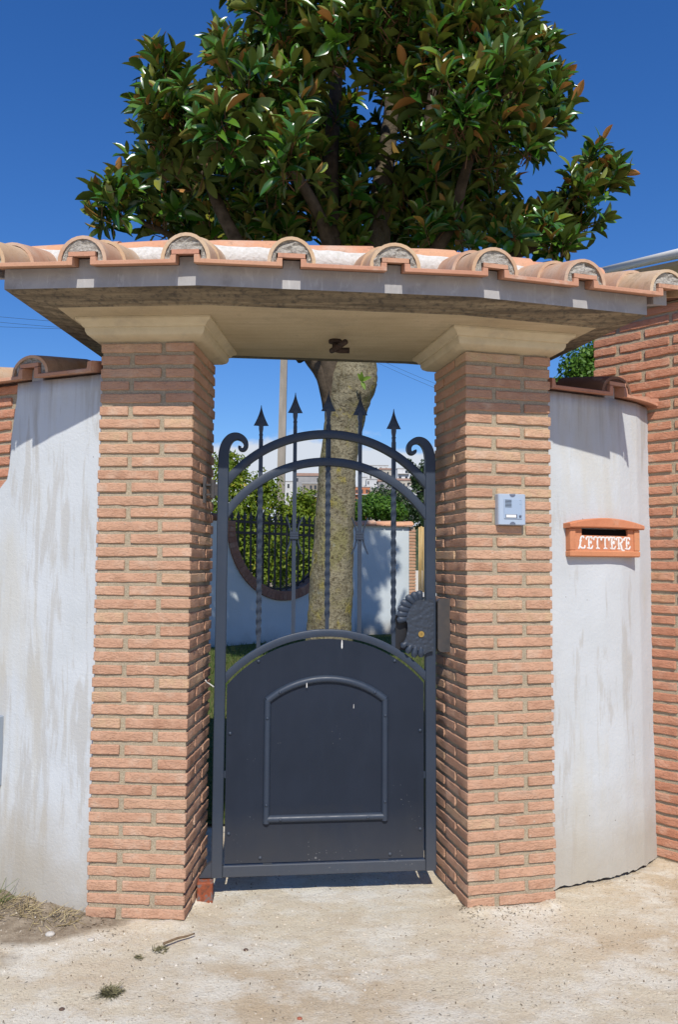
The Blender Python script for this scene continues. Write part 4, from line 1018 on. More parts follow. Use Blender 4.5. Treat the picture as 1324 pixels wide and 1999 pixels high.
trunk_pts = [(628, 1415, 66, 0), (636, 1330, 50, 0), (643, 1230, 44, 0), (650, 1080, 40, 0), (657, 960, 37, 0), (665, 870, 35, 0), (676, 800, 41, 0), (686, 745, 52, 0), (694, 690, 44, 0.02), (704, 630, 36, 0.05), (722, 560, 31, 0.1), (736, 470, 27, 0.1), (748, 350, 21, 0.15), (765, 210, 15, 0.2), (768, 60, 11, 0.2), (760, -160, 7, 0.1)]
limb(trunk_pts, 'trunk', M_bark, 44, 0.075, 14)
for pts in ([(664, 800, 26, 0.0), (648, 735, 25, -0.05), (640, 620, 22, -0.1), (648, 480, 19, 0), (645, 330, 16, 0), (655, 180, 13, 0.0), (668, 30, 10, 0), (672, -170, 6, 0)],
            [(652, 790, 24, -0.02), (634, 735, 17, -0.06), (603, 690, 16, -0.08), (520, 570, 14, -0.3), (440, 430, 12, -0.4), (400, 340, 10, -0.4), (350, 270, 7, -0.5), (310, 200, 4, -0.5)],
            [(650, 640, 16, 0), (640, 470, 13, -0.2), (590, 360, 10, -0.5), (520, 270, 8, -0.7), (500, 160, 5, -0.8)],
            [(708, 640, 18, 0.05), (800, 560, 15, -0.2), (880, 440, 12, -0.4), (905, 350, 10, -0.5), (950, 220, 7, -0.6), (1000, 130, 4, -0.6)],
            [(720, 600, 16, 0), (860, 555, 13, 0.0), (990, 505, 10, 0.0), (1085, 462, 8, 0.05), (1130, 425, 4, 0.15)],
            [(740, 430, 14, 0.2), (820, 300, 11, 0.2), (850, 150, 8, 0.1), (880, 20, 5, 0)],
            [(590, 700, 12, -0.1), (470, 560, 9, 0.2), (350, 470, 7, 0.2), (270, 430, 5, 0.1), (215, 390, 3, 0.1)],
            [(700, 640, 14, 0.4), (640, 480, 11, 1.0), (560, 330, 8, 1.4), (500, 200, 5, 1.6)],
            [(720, 560, 14, 0.4), (800, 420, 11, 1.0), (880, 260, 8, 1.4), (940, 100, 5, 1.5)]):
    limb(pts, 'limb', M_limb, 10, 0.05, 5)
# leaf: folded lens blade, x along the midrib
def leaf_base(fold, curl):
    st = [(0.0, 0.03), (0.16, 0.60), (0.40, 0.98), (0.66, 0.90), (0.87, 0.50), (1.0, 0.02)]; V = []
    for f, wv in st:
        zc = -curl*(f**2)
        for sgn in (-1, 0, 1): V.append((f, sgn*wv*0.5, zc + (fold*wv*0.5 if sgn else 0)))
    Fq = []
    for i in range(len(st)-1):
        for j in (0, 1): a = i*3+j; Fq.append((a, a+3, a+4, a+1))
    return np.array(V), np.array(Fq)
leafs = [leaf_base(f, c_) for f, c_ in ((0.35, 0.10), (0.22, 0.22), (0.45, 0.05), (0.15, 0.30), (0.30, 0.48), (0.55, -0.08), (0.08, 0.16))]
LF = leafs[0][1]; LF = LF[:, ::-1] if False else LF
blobs = [  # u, v, r(px), depth offsets
 (228,395,62),(268,345,40),(205,415,40),(325,150,62),(300,215,58),(350,225,85),(322,300,64),(390,320,90),(345,390,80),(415,430,70),(300,430,55),(440,110,58),(470,180,85),(440,250,90),(520,90,75),(540,20,85),
 (600,110,95),(560,200,95),(500,300,80),(560,300,95),(620,330,80),(520,400,75),(600,420,75),(640,220,80),(680,60,90),(660,-40,110),(760,20,95),(680,390,70),(760,120,80),(790,230,75),
 (840,70,95),(900,20,85),(850,160,95),(930,90,92),(990,80,75),(1040,120,80),(1085,180,55),(1060,230,72),(980,180,100),(900,230,95),(960,280,80),(1030,285,48),(850,320,85),(900,370,75),(970,350,48),(800,380,75),
 (830,450,70),(900,450,62),(970,445,45),(1060,430,38),(1165,315,40),(1125,375,55),(1180,375,42),(1140,430,55),(1090,455,46),(1190,335,30),(1100,490,40),
 (700,300,60),(735,430,55),(1005,445,48),(1040,468,42),(1075,440,36),(700,-20,80),(820,-400,130),(890,-450,95),(740,-330,130),(800,-520,100),(470,450,55),(550,460,50),(460,370,70),(680,470,40),  # lobes far above the view are added to shade the right garden wall
 (560,-90,110),(480,-20,50),(760,-120,130),(880,-60,90),(960,10,50),(680,-230,140),(600,-200,110)]
mats = []; var = []; kinds = []; tws = MB()
def basis(t):
    a = Vector((0, 0, 1)) if abs(t.z) < 0.9 else Vector((1, 0, 0)); r1 = t.cross(a).normalized(); return r1, t.cross(r1)
rl2 = random.Random(31)
for bi, (u, v, r) in enumerate(blobs):
    if 585 < u < 815 and v > 120: layers = [(0.75, 1.0, 1.2), (-0.1, 0.85, 0.22)]                 # open heart of the crown: leaves stand behind the limbs
    elif 300 < u < 1040 and v > 310: layers = [(0.35, 1.0, 0.95), (0.95, 0.95, 0.6), (-0.25, 0.9, 0.33)]  # lower skirt, set back
    elif 300 < u < 1040 and v > -80: layers = [(-0.75, 1.0, 1.0), (0.5, 0.95, 0.4)]
    else: layers = [(0.0, 1.0, 1.0)]
    for dy, sc_, dens in layers:
        dy2 = dy + rl2.uniform(-0.25, 0.25) - (0.35 if r > 80 and dy < 0 else 0)
        c_ = tpt(u, v, dy2); Rm = r*(YT+dy2)/F*sc_
        n_ = max(6, int(40*dens*(Rm/0.42)**2)); 
        for q in range(n_):
            d = Vector((rl2.gauss(0, 1), rl2.gauss(0, 1), rl2.gauss(0, 1))).normalized()
            rad = Rm*(rl2.random()**0.4)*0.90*(0.80 + 0.45*noise.noise(Vector((d.x*1.7 + bi*3.1, d.y*1.7, d.z*1.7))))
            p = c_ + Vector((d.x*rad, d.y*rad*1.1, d.z*rad))
            t = (d*0.70 + Vector((0, -0.30, 0.78)) + Vector((rl2.gauss(0, .25), rl2.gauss(0, .25), rl2.gauss(0, .2)))).normalized()
            r1, r2 = basis(t); k = rl2.randint(6, 9); a0 = rl2.random()*6.28; fresh = rl2.random()
            tws.tube([tl(p - t*0.13), tl(p + t*0.05)], [0.0055, 0.003], 4, False)
            for j in range(k):
                f = j/k; an = a0 + j*2.4; rd = r1*math.cos(an) + r2*math.sin(an)
                pol = math.radians(66 - 50*f + rl2.uniform(-14, 14)); L_ = rl2.uniform(0.13, 0.245)*(1.0 - 0.25*f); Wd_ = L_*rl2.uniform(0.29, 0.45)
                l = t*math.cos(pol) + rd*math.sin(pol); nrm = t*math.sin(pol) - rd*math.cos(pol)
                l = (l + Vector((rl2.gauss(0, .12), rl2.gauss(0, .12), rl2.gauss(0, .12)))).normalized(); y_ = nrm.cross(l).normalized(); nrm = l.cross(y_)
                o_ = p + t*(-0.05 + 0.10*f) + l*0.012
                mats.append((o_, l*L_, y_*Wd_, nrm*L_)); kinds.append(rl2.randint(0, 6))
                vv = rl2.random()*0.75
                if f > 0.7 and fresh > 0.62: vv = 0.8 + 0.2*rl2.random()
                elif rl2.random() < 0.03: vv = 1.0
                var.append(vv)
tws.build('twigs', M_twig, tree, True, kind='stuff')
# the 300 leaves nearest to the camera inside the view are single parts
def inview(p):
    x, y, z = p.x, p.y, p.z-HC; Y = y*math.cos(TH) + z*math.sin(TH); Z = -y*math.sin(TH) + z*math.cos(TH)
    return abs(F*x/Y) < 640 and -985 < -F*Z/Y < -560
order = sorted([i for i in range(len(mats)) if inview(mats[i][0])], key=lambda i: mats[i][0].y)[:300]; single = set(order)
lib = {}
for i in order:
    vq = round(var[i]*6)/6; key = (kinds[i], vq)
    if key not in lib:
        bv = leafs[kinds[i]][0]; lib[key] = np_mesh('leaf', bv, LF, M_magleaf, True, np.full(len(bv), vq))
    o_, l, y_, n_ = mats[i]; M = Matrix.Identity(4)
    for c3, vec in enumerate((l, y_, n_)):
        for q in range(3): M[q][c3] = vec[q]
    M.translation = tl(o_); link('leaf', lib[key], tree, M)
VV = []; FF = []; AA = []; base_i = 0
for kd in range(7):
    ids = [i for i in range(len(mats)) if kinds[i] == kd and i not in single]
    if not ids: continue
    O = np.array([tl(mats[i][0])[:] for i in ids]); A = np.array([mats[i][1][:] for i in ids]); B = np.array([mats[i][2][:] for i in ids]); C = np.array([mats[i][3][:] for i in ids])
    bv = leafs[kd][0]; P3 = O[:, None, :] + bv[None, :, 0:1]*A[:, None, :] + bv[None, :, 1:2]*B[:, None, :] + bv[None, :, 2:3]*C[:, None, :]
    VV.append(P3.reshape(-1, 3)); FF.append((LF[None] + (np.arange(len(ids))*len(bv))[:, None, None] + base_i).reshape(-1, 4)); base_i += len(ids)*len(bv)
    AA.append(np.repeat(np.array([var[i] for i in ids]), len(bv)))
link('crown', np_mesh('crown', np.concatenate(VV), np.concatenate(FF), M_magleaf, True, np.concatenate(AA)), tree, kind='stuff')
# small shoot on the trunk
p = tpt(706, 745, -0.30); sm = MB(); vs_ = []
for k, (dx, dz, L_) in enumerate(((0.05, 0.02, 0.10), (-0.03, 0.06, 0.08), (0.03, -0.07, 0.09), (0.0, 0.05, 0.09))):
    l = Vector((dx, -0.03, dz)).normalized(); y_ = l.cross(Vector((0, -1, 0.3))).normalized(); n_ = l.cross(y_)*-1
    bv = leafs[0][0]; me = np_mesh('leaf', bv, LF, M_grnleaf, True, np.full(len(bv), 0.9)); M = Matrix.Identity(4)
    for c3, vec in enumerate((l*L_, y_*L_*0.4, n_*L_)):
        for q in range(3): M[q][c3] = vec[q]
    M.translation = tl(p); link('shoot_leaf', me, tree, M)

# ------------------------------------------------------------------ grass
def blades(name, n, fn, hmin, hmax, wd, mat, **kw):
    V = np.zeros((n*3, 3)); A = np.zeros(n*3)
    for i in range(n):
        x, y, z = fn(); h = rng.uniform(hmin, hmax); a = rng.uniform(0, 6.28); dx, dy = math.cos(a)*wd, math.sin(a)*wd; b = rng.uniform(0, 6.28); lean = h*rng.uniform(0.1, 0.7)
        V[3*i] = (x-dx, y-dy, z); V[3*i+1] = (x+dx, y+dy, z); V[3*i+2] = (x + math.cos(b)*lean, y + math.sin(b)*lean, z+h); A[3*i:3*i+3] = rng.random()**1.5
    return link(name, np_mesh(name, V, np.arange(n*3).reshape(-1, 3), mat, False, A), **kw)
def lawn_pt():
    y = 4.4 + 7.5*rng.random()**1.3; x = rng.uniform(-1, 1)*(0.9 + 0.22*y); return x, y, lawn_z(y) - 0.008
blades('grass', 45000, lawn_pt, 0.03, 0.075, 0.0035, M_grass, label='short mown green grass inside the garden', cat='grass', kind='stuff')

# ------------------------------------------------------------------ garden wall with round dip, far side of the lawn
WA, WB = Vector((-2.233, 9.576)), Vector((0.25, 12.074))
wd = (WB-WA); WLn = wd.length; wan = math.atan2(wd.y, wd.x)
gw = empty('garden_wall', (WA.x, WA.y, 0), wan, label='pale garden wall with a round brick edged dip behind the tree', cat='wall')
# dip: circle in wall coordinates
def wallhit(u, v):
    d = pray(u, v); n_ = Vector((-math.sin(wan), math.cos(wan))); t = n_.dot(WA)/(n_.x*d.x + n_.y*d.y); p = Vector((d.x*t, d.y*t)); return (p-WA).dot(Vector((math.cos(wan), math.sin(wan)))), HC + d.z*t
sL, _ = wallhit(447, 1000); sB, zB = wallhit(556, 1172); ztop = wallhit(447, 990)[1]
sL2, zL2 = wallhit(470, 1122)
# circle through the bottom point and the measured flank point, centre above the bottom
dxx = sB - sL2; dzz_ = zL2 - zB; RO_ = (dxx*dxx + dzz_*dzz_)/(2*dzz_); RO_ = max(0.83, min(1.33, RO_)); cz = zB + RO_; cs = sB
RI = RO_ - 0.13
HWL = 2.012
def dip_poly():
    half = math.sqrt(max(0.01, RO_**2 - (HWL-cz)**2)); pts = [(-5, -0.05), (WLn, -0.05), (WLn, HWL)]
    a1 = math.atan2(HWL-cz, half); a0 = math.atan2(HWL-cz, -half)
    if a0 < 0: a0 += 2*PI
    # go along the lower arc from the right end to the left end
    aR = a1 if a1 < 0 else a1; 
    angs = np.linspace(aR, a0 - 2*PI, 40)
    return pts + [(cs + RO_*math.cos(a), cz + RO_*math.sin(a)) for a in angs] + [(-5, HWL)]
import bmesh
def fill_prism(poly, y0, y1, name, mat, parent):
    bm = bmesh.new(); vs0 = [bm.verts.new((p[0], y0, p[1])) for p in poly]; f = bm.faces.new(vs0)
    r_ = bmesh.ops.extrude_face_region(bm, geom=[f]); 
    for v_ in [g_ for g_ in r_['geom'] if isinstance(g_, bmesh.types.BMVert)]: v_.co.y = y1
    bmesh.ops.recalc_face_normals(bm, faces=bm.faces); bmesh.ops.triangulate(bm, faces=[f_ for f_ in bm.faces if len(f_.verts) > 4])
    me = bpy.data.meshes.new(name); bm.to_mesh(me); bm.free(); me.materials.append(mat); return link(name, me, parent)
fill_prism(dip_poly(), 0.0, 0.20, 'plaster', M_gplaster, gw)
aS = math.asin(max(-1, min(1, (HWL-cz)/RO_))); nb = 44; ang0, ang1 = aS, -PI - aS
rb = brick_mesh(0.123, 0.24, 0.040, 77, M_brick_old)
for k in range(nb):
    a = ang0 + (ang1-ang0)*(k+0.5)/nb
    M = Matrix.Translation((cs + RI*math.cos(a), -0.03, cz + RI*math.sin(a))) @ Matrix.Rotation(-a, 4, 'Y') @ Matrix.Translation((0, 0, -0.020))
    sc1 = abs(ang1-ang0)*RO_/nb/0.0425
    link('ring_brick', rb, gw, M @ Matrix.Diagonal((1.06, 1, sc1, 1)))
for k in range(-27, 9):
    s0 = k*0.18
    if s0 > cs - RO_ - 0.15: break
    mb = MB(); mb.tube([(s0, 0.0, HWL+0.02), (s0+0.17, 0.0, HWL+0.02)], 0.05, 8); mb.build('coping_tile', M_darktile, gw, True)
# railing standing in the dip
rail = empty('railing', (WA.x, WA.y, 0), wan, label='black spear topped railing set in the round dip of the garden wall', cat='railing')
zr1, zr2 = wallhit(520, 1020)[1], wallhit(520, 1041)[1]
for zr in (zr1, zr2):
    hl = math.sqrt(max(0.05, RI**2 - (zr-cz)**2)) if abs(zr-cz) < RI else RI
    mb = MB(); mb.box(cs-hl, cs+hl, 0.08, 0.11, zr-0.017, zr+0.017); mb.build('rail', M_black, rail)
nbar = 17
for k in range(nbar):
    s_ = cs - RI*0.97 + 2*RI*0.97*k/(nbar-1); zb_ = cz - math.sqrt(max(0.0, RI**2 - (s_-cs)**2))
    mb = MB(); mb.box(s_-0.0105, s_+0.0105, 0.0845, 0.1055, zb_-0.02, zr1+0.035); b_ = mb.build('railing_bar', M_black, rail)
    mb = MB(); mb.loft([[(s_-w_, 0.095-t_, zr1+h_), (s_+w_, 0.095-t_, zr1+h_), (s_+w_, 0.095+t_, zr1+h_), (s_-w_, 0.095+t_, zr1+h_)] for w_, t_, h_ in ((0.009, 0.009, 0.035), (0.034, 0.008, 0.043), (0.003, 0.002, 0.145))], True, True); mb.build('spear_head', M_black, b_)
mb = MB(); pts = [(cs + (RI-0.02)*math.cos(a), 0.095, cz + (RI-0.03)*math.sin(a)) for a in np.linspace(-0.35, -PI+0.35, 40)]; mb.tube(pts, 0.012, 6); mb.build('curved_rail', M_black, rail)
# right-hand garden wall with tile coping and brick end
WC, WD = Vector((0.29, 14.036)), Vector((1.294, 14.388))
wd2 = WD-WC; W2 = wd2.length; wan2 = math.atan2(wd2.y, wd2.x)
gw2 = empty('garden_wall', (WC.x, WC.y, 0), wan2, label='white garden wall with orange tile coping to the right of the trunk', cat='wall')
HW2 = at(760, 1026, 14.2).z
MB().box(0.004, W2, 0, 0.22, 0.10, HW2-0.002).build('plaster', M_gplaster, gw2)
for k in range(6):
    s0 = 0.015 + k*0.184; mb = MB(); n = 8; rings = []
    for s_ in (s0, s0+0.20):
        r1_ = 0.070 + (0.014 if s_ > s0 else 0); rings.append([(s_, 0.10 - r1_*1.9*math.cos(PI*j/n), HW2 + 0.005 + (0.01 if k % 2 else 0) + r1_*math.sin(PI*j/n)) for j in range(n+1)])
    mb.loft(rings, True, True); o = mb.build('coping_tile', M_ridge, gw2); smooth_by_angle(o, 50)
    mb = MB(); mb.box(s0, s0+0.165, -0.07, 0.29, HW2-0.009, HW2+0.009); mb.build('pan_tile', M_pan, gw2)
pq = empty('brick_pier', (WD.x, WD.y, 0), wan2, label='small brick pier between the white garden wall and bamboo fence', cat='pier')
MB().box(0.010, 0.126, 0.008, 0.19, 0.10, HW2-0.02).build('mortar_core', M_mortar, pq)
hb = brick_mesh(0.136, 0.20, 0.044, 88, M_brick)
for k in range(int((HW2-0.17)/0.0585)): link('brick', hb, pq, Matrix.Translation((0.002 + 0.003*(k % 2), 0, 0.15 + k*0.0585)))
bf = empty('bamboo_fence', (WD.x+0.175, WD.y-0.15, 0), wan2*0.3, label='golden bamboo cane fence beyond the brick pier', cat='fence')
r_ = random.Random(3)
for k in range(30):
    mb = MB(); x = k*0.037; h = 2.12 + r_.uniform(-0.02, 0.02); zs_ = 0.93
    mb.tube([(x, r_.uniform(-.006, .006), zs_), (x + r_.uniform(-.004, .004), 0, zs_+0.5), (x + r_.uniform(-.004, .004), 0, h)], 0.017, 7); mb.build('cane', M_bamboo, bf, True)
mb = MB(); mb.box(-0.03, 1.12, -0.05, 0.15, 0.845, 0.905); mb.build('sill', M_gutter, bf)
mb = MB(); mb.box(-0.03, 1.12, 0.0, 0.12, 0.10, 0.844); mb.build('low_wall', M_fascia, bf)

# ------------------------------------------------------------------ shrubs and trees beyond the walls
def foliage(name, blobs_, n, size, mat, loc, label, cat, trunk=None, group=None, shape=0.5):
    t = empty(name, loc, label=label, cat=cat, group=group)
    V = np.zeros((n*4, 3)); A = np.zeros(n*4); tot_ = sum(b[3]*b[4] for b in blobs_); i = 0; L0 = np.array(loc)
    for (cx_, cy_, cz_, rx, rz) in blobs_:
        m_ = int(n*rx*rz/tot_)
        for q in range(m_):
            if i >= n: break
            d = rng.normal(size=3); d /= np.linalg.norm(d); rad = rng.random()**0.35
            bump = 0.8 + 0.35*noise.noise(Vector((d[0]*2.4+cx_, d[1]*2.4+cy_, d[2]*2.4+cz_)))
            p = np.array((cx_ + d[0]*rx*rad*bump, cy_ + d[1]*rx*rad*bump, cz_ + d[2]*rz*rad*bump)) - L0
            nrm = d*0.7 + rng.normal(size=3)*0.6 + np.array((0, 0, 0.3)); nrm /= np.linalg.norm(nrm)
            a = np.cross(nrm, rng.normal(size=3)); a /= np.linalg.norm(a); b = np.cross(nrm, a); s_ = size*rng.uniform(0.6, 1.3)
            V[4*i] = p - a*s_; V[4*i+1] = p - b*s_*0.45; V[4*i+2] = p + a*s_; V[4*i+3] = p + b*s_*0.45; A[4*i:4*i+4] = rng.random()*0.75 + (0.25 if rng.random() < 0.15 else 0); i += 1
    V = V[:4*i]; A = A[:4*i]
    link('crown', np_mesh('crown', V, np.arange(4*i).reshape(-1, 4), mat, False, A), t, kind='stuff')
    mb = MB()
    b = max(blobs_, key=lambda q: q[3])
    mb.tube([(0, 0, -0.05), (0.03, 0, b[2]*0.4), (b[0]-loc[0], b[1]-loc[1], b[2])], [0.07, 0.05, 0.02], 8); mb.build('trunk', M_limb, t, True)
    return t
def fb(u, v, Y, rx, rz): p = at(u, v, Y); return (p.x, p.y, p.z, rx, rz)
foliage('hedge_shrub', [fb(475, 1000, 17.0, 0.85, 1.25), fb(505, 1090, 17.0, 0.9, 1.1), fb(450, 920, 17.2, 0.5, 0.65), fb(430, 1060, 16.8, 0.8, 1.3), fb(520, 960, 17.2, 0.45, 0.5)], 15000, 0.055, M_hedge, (at(480, 1200, 17).x, 17, 0), 'yellow green leafy shrub behind the railing, left of the grey pole', 'shrub')
foliage('hedge_shrub', [fb(575, 1040, 17.6, 0.75, 1.1), fb(590, 1100, 17.4, 0.8, 0.9), fb(595, 985, 17.8, 0.45, 0.45), fb(620, 1040, 17.8, 0.5, 0.8)], 11000, 0.055, M_hedge, (at(585, 1200, 17.5).x, 17.5, 0), 'yellow green leafy shrub behind the railing, right of the grey pole', 'shrub')
foliage('hedge_shrub', [fb(735, 990, 19.0, 0.62, 0.40), fb(700, 1000, 19.0, 0.4, 0.35), fb(765, 1000, 19.0, 0.5, 0.35)], 5200, 0.05, M_grnleaf, (at(735, 1200, 19).x, 19, 0), 'bright green shrub showing above the orange tile coping', 'shrub')
foliage('garden_tree', [fb(760, 985, 24.0, 0.9, 0.85), fb(790, 1000, 24.0, 0.7, 0.6)], 4200, 0.06, M_dkleaf, (at(770, 1150, 24).x, 24, 0), 'dull dark green tree behind the bright green shrub', 'tree')
foliage('garden_tree', [fb(828, 975, 18.5, 0.42, 0.55), fb(818, 930, 18.5, 0.28, 0.35), fb(800, 905, 18.5, 0.12, 0.14), fb(850, 930, 18.5, 0.45, 0.6), fb(835, 1010, 18.5, 0.5, 0.5)], 4200, 0.06, M_dkleaf, (at(835, 1150, 18.5).x, 18.5, 0), 'dark leafy tree rising beside the right gate stile', 'tree')
foliage('garden_tree', [fb(1135, 715, 9.0, 0.30, 0.30), fb(1150, 745, 9.0, 0.32, 0.30), fb(1105, 745, 9.0, 0.17, 0.10), fb(1170, 700, 9.0, 0.3, 0.3), fb(1090, 742, 9.0, 0.07, 0.05)], 3600, 0.034, M_grnleaf, (at(1150, 1000, 9).x, 9, 0), 'small leafy tree showing between canopy and tall brick wall', 'tree')
# chain-link fence behind the dip
cf_ = empty('chain_link_fence', (-2.6, 16.3, 0), 0.35, label='thin wire mesh fence in front of the shrubs', cat='fence')
mb = MB(); W_, H_ = 2.6, 2.1; st = 0.09
k = -H_
while k < W_:
    for sg in (1, -1):
        x0_, x1_ = (k, k+H_) if sg > 0 else (k+H_, k); z0_, z1_ = 0.0, H_
        # clip to the panel
        def clip(xa_, za_, xb_, zb_):
            if xa_ > xb_: xa_, za_, xb_, zb_ = xb_, zb_, xa_, za_
            if xb_ <= 0 or xa_ >= W_: return None
            if xa_ < 0: za_ += (zb_-za_)*(0-xa_)/(xb_-xa_); xa_ = 0
            if xb_ > W_: zb_ = za_ + (zb_-za_)*(W_-xa_)/(xb_-xa_); xb_ = W_
            return xa_, za_, xb_, zb_
        c_ = clip(x0_, z0_, x1_, z1_)
        if c_: mb.tube([(c_[0], 0, c_[1]), (c_[2], 0, c_[3])], 0.0022, 3, False)
    k += st
mb.build('wire_mesh', M_mesh, cf_, kind='stuff')
for x in (0.0, 1.3, 2.6):
    mb = MB(); mb.tube([(x, 0.03, 0), (x, 0.03, 2.15)], 0.02, 8); mb.build('fence_post', M_mesh, cf_, True)
# utility pole
up = at(546, 1000, 19.0); pole = empty('utility_pole', (up.x, 19.0, 0), label='tall square concrete utility pole behind the garden wall', cat='pole')
mb = MB(); rings = []
for z, r in ((-0.1, 0.115), (2.5, 0.112), (2.7, 0.098), (7.5, 0.078)): rings.append([(sx_*r + z*0.013-0.02, sy_*r, z) for sx_, sy_ in ((-1, -1), (1, -1), (1, 1), (-1, 1))])
mb.loft(rings, True, True); mb.build('shaft', M_pole, pole)
mb = MB(); mb.box(-0.5, 0.6, -0.05, 0.05, 7.0, 7.1); mb.build('crossarm', M_pole, pole)
# power lines
def cable(a, b, sag, label):
    mb = MB(); pts = []
    for q in range(25):
        f = q/24; p = a.lerp(b, f); p.z -= sag*4*f*(1-f); pts.append(p)
    mb.tube(pts, 0.006, 5); mb.build('power_cable', M_black, None, True, label=label, cat='cable')
cable(at(-260, 588, 32), at(330, 640, 26), 0.15, 'upper dark overhead cable crossing the sky left of the pillars')
cable(at(-260, 598, 33), at(330, 652, 27), 0.15, 'middle overhead cable just under the upper one, left sky')
cable(at(-260, 622, 34), at(330, 645, 27), 0.12, 'lowest overhead cable in the sky left of the pillars')
cable(at(700, 690, 40), at(960, 800, 30), 0.1, 'nearer of the two overhead cables seen right of the trunk')
cable(at(700, 683, 41), at(960, 790, 31), 0.1, 'farther of the two overhead cables seen right of the trunk')

# ------------------------------------------------------------------ far town on its hill
m = Mat('hill_scrub', 0.95, 0.05); n1 = m.noise(0.05, 6, 0.7); m.color(m.mix(m.rng(n1, 0.4, 0.6), (0.035, 0.055, 0.025), (0.11, 0.115, 0.06))); M_hill = m.m
V = []; hx = np.linspace(-260, 420, 70); hy = np.linspace(150, 700, 40)
for y in hy:
    for x in hx:
        f = min(1, max(0, (y-160)/300)); k = math.exp(-((x-60)/150)**2); V.append((x, y, -1 + 24*f*f*(3-2*f)*(0.35 + 0.65*k) + 2.5*noise.noise(Vector((x*.02, y*.02, 0)))))
Fq = [(j*70+i, j*70+i+1, (j+1)*70+i+1, (j+1)*70+i) for j in range(39) for i in range(69)]
link('hill', np_mesh('hill', V, Fq, M_hill, True), kind='structure')
def flat(name, c): m = Mat(name, 0.85, 0.15); m.color(m.mix(m.rng(m.noise(0.4, 4), 0.4, 0.6), c, tuple(x*0.88 for x in c))); return m.m
HM = {'white': flat('house_white', (0.62, 0.62, 0.60)), 'cream': flat('house_cream', (0.50, 0.45, 0.37)), 'orange': flat('house_orange', (0.50, 0.20, 0.10)), 'grey': flat('house_grey', (0.34, 0.33, 0.32)), 'stone': flat('house_stone', (0.30, 0.26, 0.21)), 'roof': flat('house_roof', (0.33, 0.21, 0.15)), 'win': flat('house_window', (0.05, 0.06, 0.07)), 'rail': flat('balcony_slab', (0.50, 0.48, 0.45))}
def house(u0, u1, vt, vb, Y, colr, label, rows, cols, roof='flat', balc=False):
    a = at(u0, vt, Y); b = at(u1, vb, Y); W_ = b.x-a.x; H_ = a.z-b.z; D_ = W_*0.8
    h = empty('town_house', (a.x, Y, b.z), label=label, cat='house', group='houses of the far town')
    MB().box(0, W_, 0, D_, -8, H_).build('wall', HM[colr], h)
    if roof == 'gable':
        mb = MB(); mb.add([(-0.4, -0.4, H_+0.01), (W_+0.4, -0.4, H_+0.01), (W_+0.4, D_+0.4, H_+0.01), (-0.4, D_+0.4, H_+0.01), (-0.4, D_/2, H_+W_*0.16), (W_+0.4, D_/2, H_+W_*0.16)], [(0, 1, 5, 4), (2, 3, 4, 5), (0, 4, 3), (1, 2, 5), (0, 3, 2, 1)]); mb.build('roof', HM['roof'], h)
    else: MB().box(-0.25, W_+0.25, -0.25, D_+0.25, H_+0.01, H_+0.45).build('roof', HM['rail'], h)
    for r in range(rows):
        zc = H_*(r+0.5)/rows
        for c_ in range(cols):
            rw = random.Random(int(u0*31+r*7+c_))
            if rw.random() < 0.22: continue
            xc = W_*(c_+0.5+rw.uniform(-.12, .12))/cols; ww = W_/cols*rw.uniform(0.13, 0.22); hh = H_/rows*rw.uniform(0.18, 0.27)
            MB().box(xc-ww, xc+ww, -0.06, 0.1, zc-hh, zc+hh).build('window', HM['win'], h)
        if balc: MB().box(W_*0.05, W_*0.95, -1.3, -0.01, zc-H_/rows*0.42, zc-H_/rows*0.34+0.1).build('balcony', HM['rail'], h)
house(722, 758, 909, 935, 470, 'white', 'topmost white house of the far town, with stepped flat roof', 2, 4)
house(712, 728, 918, 940, 468, 'white', 'small white house left of the topmost one in the far town', 1, 2)
house(742, 772, 917, 944, 455, 'cream', 'tan brown gabled house under the topmost white house', 2, 3, 'gable')
house(776, 800, 915, 950, 440, 'white', 'tall white block with balconies right of the fifth bar', 3, 2, balc=True)
house(700, 716, 932, 958, 430, 'white', 'white house at the trunk edge above the orange block', 2, 2)
house(716, 740, 936, 962, 425, 'white', 'pale house with dark windows right of the orange block', 2, 3)
house(739, 775, 940, 985, 415, 'grey', 'grey house with a low roof in the middle of the town', 3, 3, 'gable')
house(690, 723, 951, 984, 400, 'orange', 'orange balconied block right of the trunk', 2, 3, balc=True)
house(723, 742, 956, 990, 395, 'cream', 'cream house next to the orange balconied block', 3, 2, balc=True)
house(775, 812, 938, 975, 420, 'cream', 'wide house with terracotta roof behind the fifth bar', 2, 4, 'gable')
house(796, 836, 950, 985, 405, 'white', 'white house partly hidden by the dark leafy tree', 2, 4)
house(575, 625, 929, 945, 430, 'grey', 'long low grey roofed house left of the trunk', 1, 5, 'gable')
house(590, 622, 944, 972, 410, 'stone', 'weathered stone house under the long low one', 2, 3)
house(600, 628, 970, 1000, 380, 'orange', 'orange house just left of the trunk above the shrub', 2, 2)
house(556, 592, 940, 975, 440, 'white', 'white house between grey pole and second bar', 2, 3)

